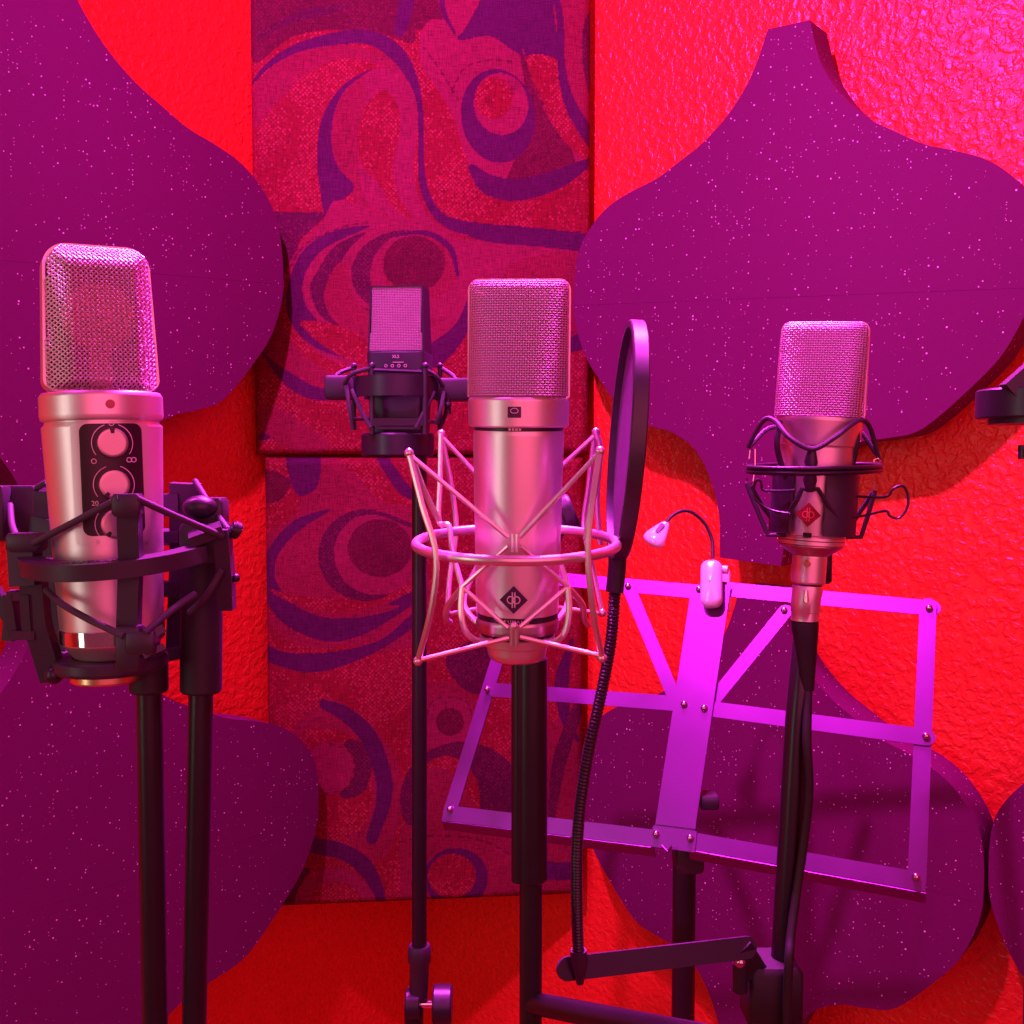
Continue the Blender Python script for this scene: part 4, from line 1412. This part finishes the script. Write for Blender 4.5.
part('screw_head', MB().ball(P(740, 962, .678), .0042, 14), M['rivet'], pop, label='shiny screw head')

# ------------------------------------------------------------------ folding music stand
p0 = P(690, 710, 1.0)
yaw, tilt = math.radians(24), math.radians(26)
mn = V((math.sin(yaw) * -1 * -1, -math.cos(yaw), 0))
mn = V((-math.sin(yaw), -math.cos(yaw), 0))
mn = (mn * math.cos(tilt) + V((0, 0, 1)) * math.sin(tilt)).normalized()
ms_foot = P(684, 900, 1.03)
ms = thing('music_stand', 'folding metal music stand with an open bar frame, behind the right microphone', 'music stand', V((ms_foot.x, ms_foot.y, 0)))


def S(px, py, off=0.0):
    return PL(px, py, p0 + mn * off, mn)


def sbar(nm, a, b_, w, off, rnd=True, t=.0014):
    return part(nm, MB().bar(S(*a, off), S(*b_, off), w, t, mn, ext=.002, round_=rnd), M['stand_metal'], ms)


W0 = .0150
sbar('top_bar', (533, 577), (700, 592), W0, 0)
sbar('top_bar', (722, 589), (930, 608), W0, 0)
sbar('side_bar', (516, 600), (450, 812), .0150, .002)
sbar('side_bar', (928, 608), (917, 878), .0150, .002)
sbar('middle_bar', (496, 690), (681, 704), W0, .004)
sbar('middle_bar', (704, 708), (924, 737), W0, .004)
sbar('diagonal_bar', (628, 586), (673, 694), .0135, .002)
sbar('diagonal_bar', (784, 613), (716, 697), .0135, .002)
sbar('diagonal_bar', (533, 577), (516, 600), .0135, .001)
# broad centre plate
cpl = MB().slab([S(692, 585, .006), S(731, 585, .006), S(694, 838, .006), S(654, 834, .006)], mn * .0016)
part('centre_plate', cpl, M['stand_metal'], ms)
part('plate_fold', MB().bar(S(656, 822, .0075), S(696, 827, .0075), .004, .002, mn), M['stand_metal'], ms)
# tray
ta, tb, tm1, tm2 = (446, 813), (922, 882), (652, 838), (693, 841)
dn = (S(*tb) - S(*ta)).normalized()
lipn = dn.cross(mn).normalized()
if lipn.z > 0:
    lipn = -lipn
for a, b_ in ((ta, tm1), (tm2, tb)):
    part('tray_back', MB().bar(S(*a, .007), S(*b_, .007), .0155, .0014, mn, ext=.003), M['stand_metal'], ms)
    pa, pb = S(*a, .007) + lipn * .0085, S(*b_, .007) + lipn * .0085
    fold = (lipn * .6 - mn * .8).normalized()
    part('tray_lip', MB().bar(pa + fold * .0055, pb + fold * .0055, .012, .0012, fold.cross(dn), ext=.003), M['stand_metal'], ms)
part('tray_joint', MB().bar(S(652, 836, .0085), S(696, 842, .0085), .019, .0016, mn), M['stand_metal'], ms)
for q in ((628, 586, .004), (784, 610, .004), (699, 589, .008), (684, 704, .008), (704, 708, .008), (487, 689, .006), (926, 736, .007), (929, 608, .004), (450, 809, .009), (916, 877, .009), (656, 834, .0105), (690, 838, .0105)):
    c = S(q[0], q[1], q[2])
    part('rivet', MB().ball(c, .0034, 12), M['rivet'], ms)
part('tray_hook', MB().tube([S(662, 846, .010), S(668, 852, .014), S(672, 846, .018)], .0012, 8), M['stand_metal'], ms)
part('desk_bracket', MB().box(S(688, 840, -.018) + V((0, .0, -.012)), (.026, .034, .030), bev=.003), M['black'], ms)
part('locking_knob', MB().box(S(708, 800, -.012), (.018, .022, .013), bev=.002), M['black'], ms)
zt = S(684, 838, -.02).z
part('pole', MB().cyl((ms_foot.x, ms_foot.y, zt), (ms_foot.x, ms_foot.y, .02), .0118, 28), M['black_rod'], ms)
part('base', MB().lathe([(.001, 0), (.05, 0), (.052, .004), (.05, .012), (.02, .022), (.001, .024)], 40, Matrix.Translation((ms_foot.x, ms_foot.y, 0))), M['black'], ms)

# clip-on lamp
lc = S(712, 584, .012)
lamp = thing('clip_lamp', 'small silver clip-on lamp with a bent gooseneck, on the music stand top', 'clip lamp', S(711, 611, .01))
up = (S(711, 560) - S(711, 611)).normalized()
rt = up.cross(mn).normalized() * -1
rt = mn.cross(up).normalized() * -1
if rt.x < 0:
    rt = -rt
Ml = Matrix((rt, -mn, up)).transposed().to_4x4()


def pill(c, w, h, d, bulge=.004):
    mb = MB()
    rows = []
    r = w / 2 * .9
    ol = rrect(w / 2, -h / 2, h / 2, r * .85, r * .85, 8)
    for k, (sc, dy) in enumerate(((.90, d / 2), (1, d / 2 - .002), (1, -d / 2 + .003), (.93, -d / 2), (.6, -d / 2 - bulge * .7), (.05, -d / 2 - bulge))):
        rows.append([V(c) + Ml.to_3x3() @ V((x * sc if abs(sc) < .99 else x, dy, z * (1 - (1 - sc) * w / h) if sc > .5 else z * sc)) for x, z in ol])
    mb.grid(rows, wrap_u=True)
    mb.f.append(tuple(range(len(ol))))
    return mb


part('clip_front', pill(S(711.5, 584, .017), .0215, .050, .010), M['lamp_body'], lamp)
part('clip_back', pill(S(719, 590, -.010), .024, .052, .008, .001), M['lamp_body'], lamp)
part('hinge', MB().cyl(S(705, 568, .004), S(728, 570, .004), .0045, 14), M['lamp_body'], lamp)
gp = smooth([S(713, 558, .012), S(712, 540, .012), S(705, 524, .018), S(693, 513, .028), S(682, 511, .036), S(672, 516, .042), S(666, 523, .044)], 6)
part('gooseneck', MB().tube(gp, .0017, 10), M['rubber'], lamp)
ha, hb = S(667, 522, .044), S(650, 545, .046)
hd_ = (hb - ha)
hl = hd_.length
prof = [(p.x, max(p.y, .0003)) for p in smooth([(.0, .0015, 0), (.06, .0042, 0), (.2, .0062, 0), (.45, .0095, 0), (.7, .0120, 0), (.86, .0112, 0), (.95, .0078, 0), (.99, .0035, 0), (1, .0003, 0)], 4)]
rows = []
hx = hd_.normalized()
side = hx.cross(mn).normalized()
for t, r in prof:
    c = ha + hd_ * t
    rows.append([c + side * r * math.cos(2 * PI * j / 24) + mn * r * .55 * math.sin(2 * PI * j / 24) for j in range(24)])
part('lamp_head', MB().grid(rows, wrap_u=True), M['lamp_body'], lamp, angle=89)
part('lamp_switch', MB().bar(ha + hd_ * .22 + mn * .0040, ha + hd_ * .48 + mn * .0052, .0048, .0022, mn, round_=True), M['plate'], lamp, label='dark switch')

# ------------------------------------------------------------------ partly seen mount at the right edge
D6 = .62
c6 = P(1036, 404, D6)
mt6 = thing('shock_mount', 'black cylinder of another mount cut off by the right picture edge', 'shock mount', c6 + V((0, 0, -.1)), None, 'microphone shock mounts')
part('outer_ring', MB().lathe([(.026, -.0088), (.0325, -.0088), (.0335, -.0078), (.0335, .0078), (.0325, .0088), (.026, .0088)], 44, Matrix.Translation(c6), closed=True), M['black_metal'], mt6)
part('arm', MB().bar(P(1008, 391, D6 - .02), P(1034, 368, D6 - .02), .010, .008, (0, -1, 0)), M['black'], mt6)
part('hub', MB().cyl(c6 + V((0, 0, -.012)), c6 + V((0, 0, .010)), .0262, 32), M['black'], mt6)
part('lower_knob', MB().cyl(P(1021, 453, D6 - .01), P(1032, 453, D6 - .01), .0034, 16).cyl(P(1023, 445, D6 - .01), P(1023, 459, D6 - .01), .0028, 12).bar(P(1030, 453, D6 - .01), c6 + V((.004, 0, -.012)), .006, .006, (0, -1, 0)), M['black'], mt6)
st6 = thing('microphone_stand', 'black stand pole carrying the cut-off mount outside the right picture edge', 'microphone stand', V((c6.x + .01, c6.y, 0)), None, 'microphone stands')
part('pole', MB().cyl((c6.x + .01, c6.y, c6.z - .012), (c6.x + .01, c6.y, .02), .0075, 20), M['black_rod'], st6)
part('base', MB().lathe([(.001, 0), (.10, 0), (.105, .004), (.10, .012), (.03, .022), (.001, .024)], 40, Matrix.Translation((c6.x + .01, c6.y, 0))), M['black'], st6)

# ------------------------------------------------------------------ lights


def area(name, loc, target, size, energy, color, size_y=None):
    l_ = bpy.data.lights.new(name, 'AREA')
    l_.energy = energy
    l_.color = color
    l_.shape = 'RECTANGLE' if size_y else 'SQUARE'
    l_.size = size
    if size_y:
        l_.size_y = size_y
    o = bpy.data.objects.new(name, l_)
    COL.objects.link(o)
    o.location = loc
    o.rotation_euler = (V(target) - V(loc)).to_track_quat('-Z', 'Y').to_euler()
    return o


def spot(name, loc, target, energy, color, ang, blend=.3, radius=.02):
    l_ = bpy.data.lights.new(name, 'SPOT')
    l_.energy = energy
    l_.color = color
    l_.spot_size = math.radians(ang)
    l_.spot_blend = blend
    l_.shadow_soft_size = radius
    o = bpy.data.objects.new(name, l_)
    COL.objects.link(o)
    o.location = loc
    o.rotation_euler = (V(target) - V(loc)).to_track_quat('-Z', 'Y').to_euler()
    return o


MAG = (1.0, .07, .92)
spot('magenta_ceiling_spot', (-.42, .18, 2.60), (.12, 1.25, 1.92), 220, MAG, 82, 1.0, .035)
strip = area('magenta_corner_strip', (.02, 1.15, 2.62), (-.04, .55, 1.3), .5, 36, (1, .06, .9), .12)
strip.data.spread = math.radians(75)
spot('magenta_right_spot', (.42, .50, 2.60), (-.10, .57, 1.35), 40, (1, .06, .9), 44, .8, .03)
spot('magenta_left_spot', (-.80, .40, 2.60), (-.72, 1.05, 1.55), 42, (1, .05, .95), 90, .9, .03)
area('doorway_light', (-1.15, -.30, 1.50), (-.2, .6, 1.45), 0.24, 2.7, (1, .95, .88), 1.0)
area('red_fill_light', (.50, -.85, 1.85), (.1, 1.3, 1.4), 1.8, 19, (1, .12, .30), 1.5)  # added unseen fill: stands in for red ambient bounce, reflects in the mic bodies

w = bpy.data.worlds.new('world')
scene.world = w
w.use_nodes = True
w.node_tree.nodes['Background'].inputs[0].default_value = (.50, .06, .13, 1)
w.node_tree.nodes['Background'].inputs[1].default_value = .4

scene.view_settings.view_transform = 'Standard'
scene.view_settings.look = 'None'
scene.view_settings.exposure = 0
scene.view_settings.gamma = 1
scene.view_settings.use_curve_mapping = False
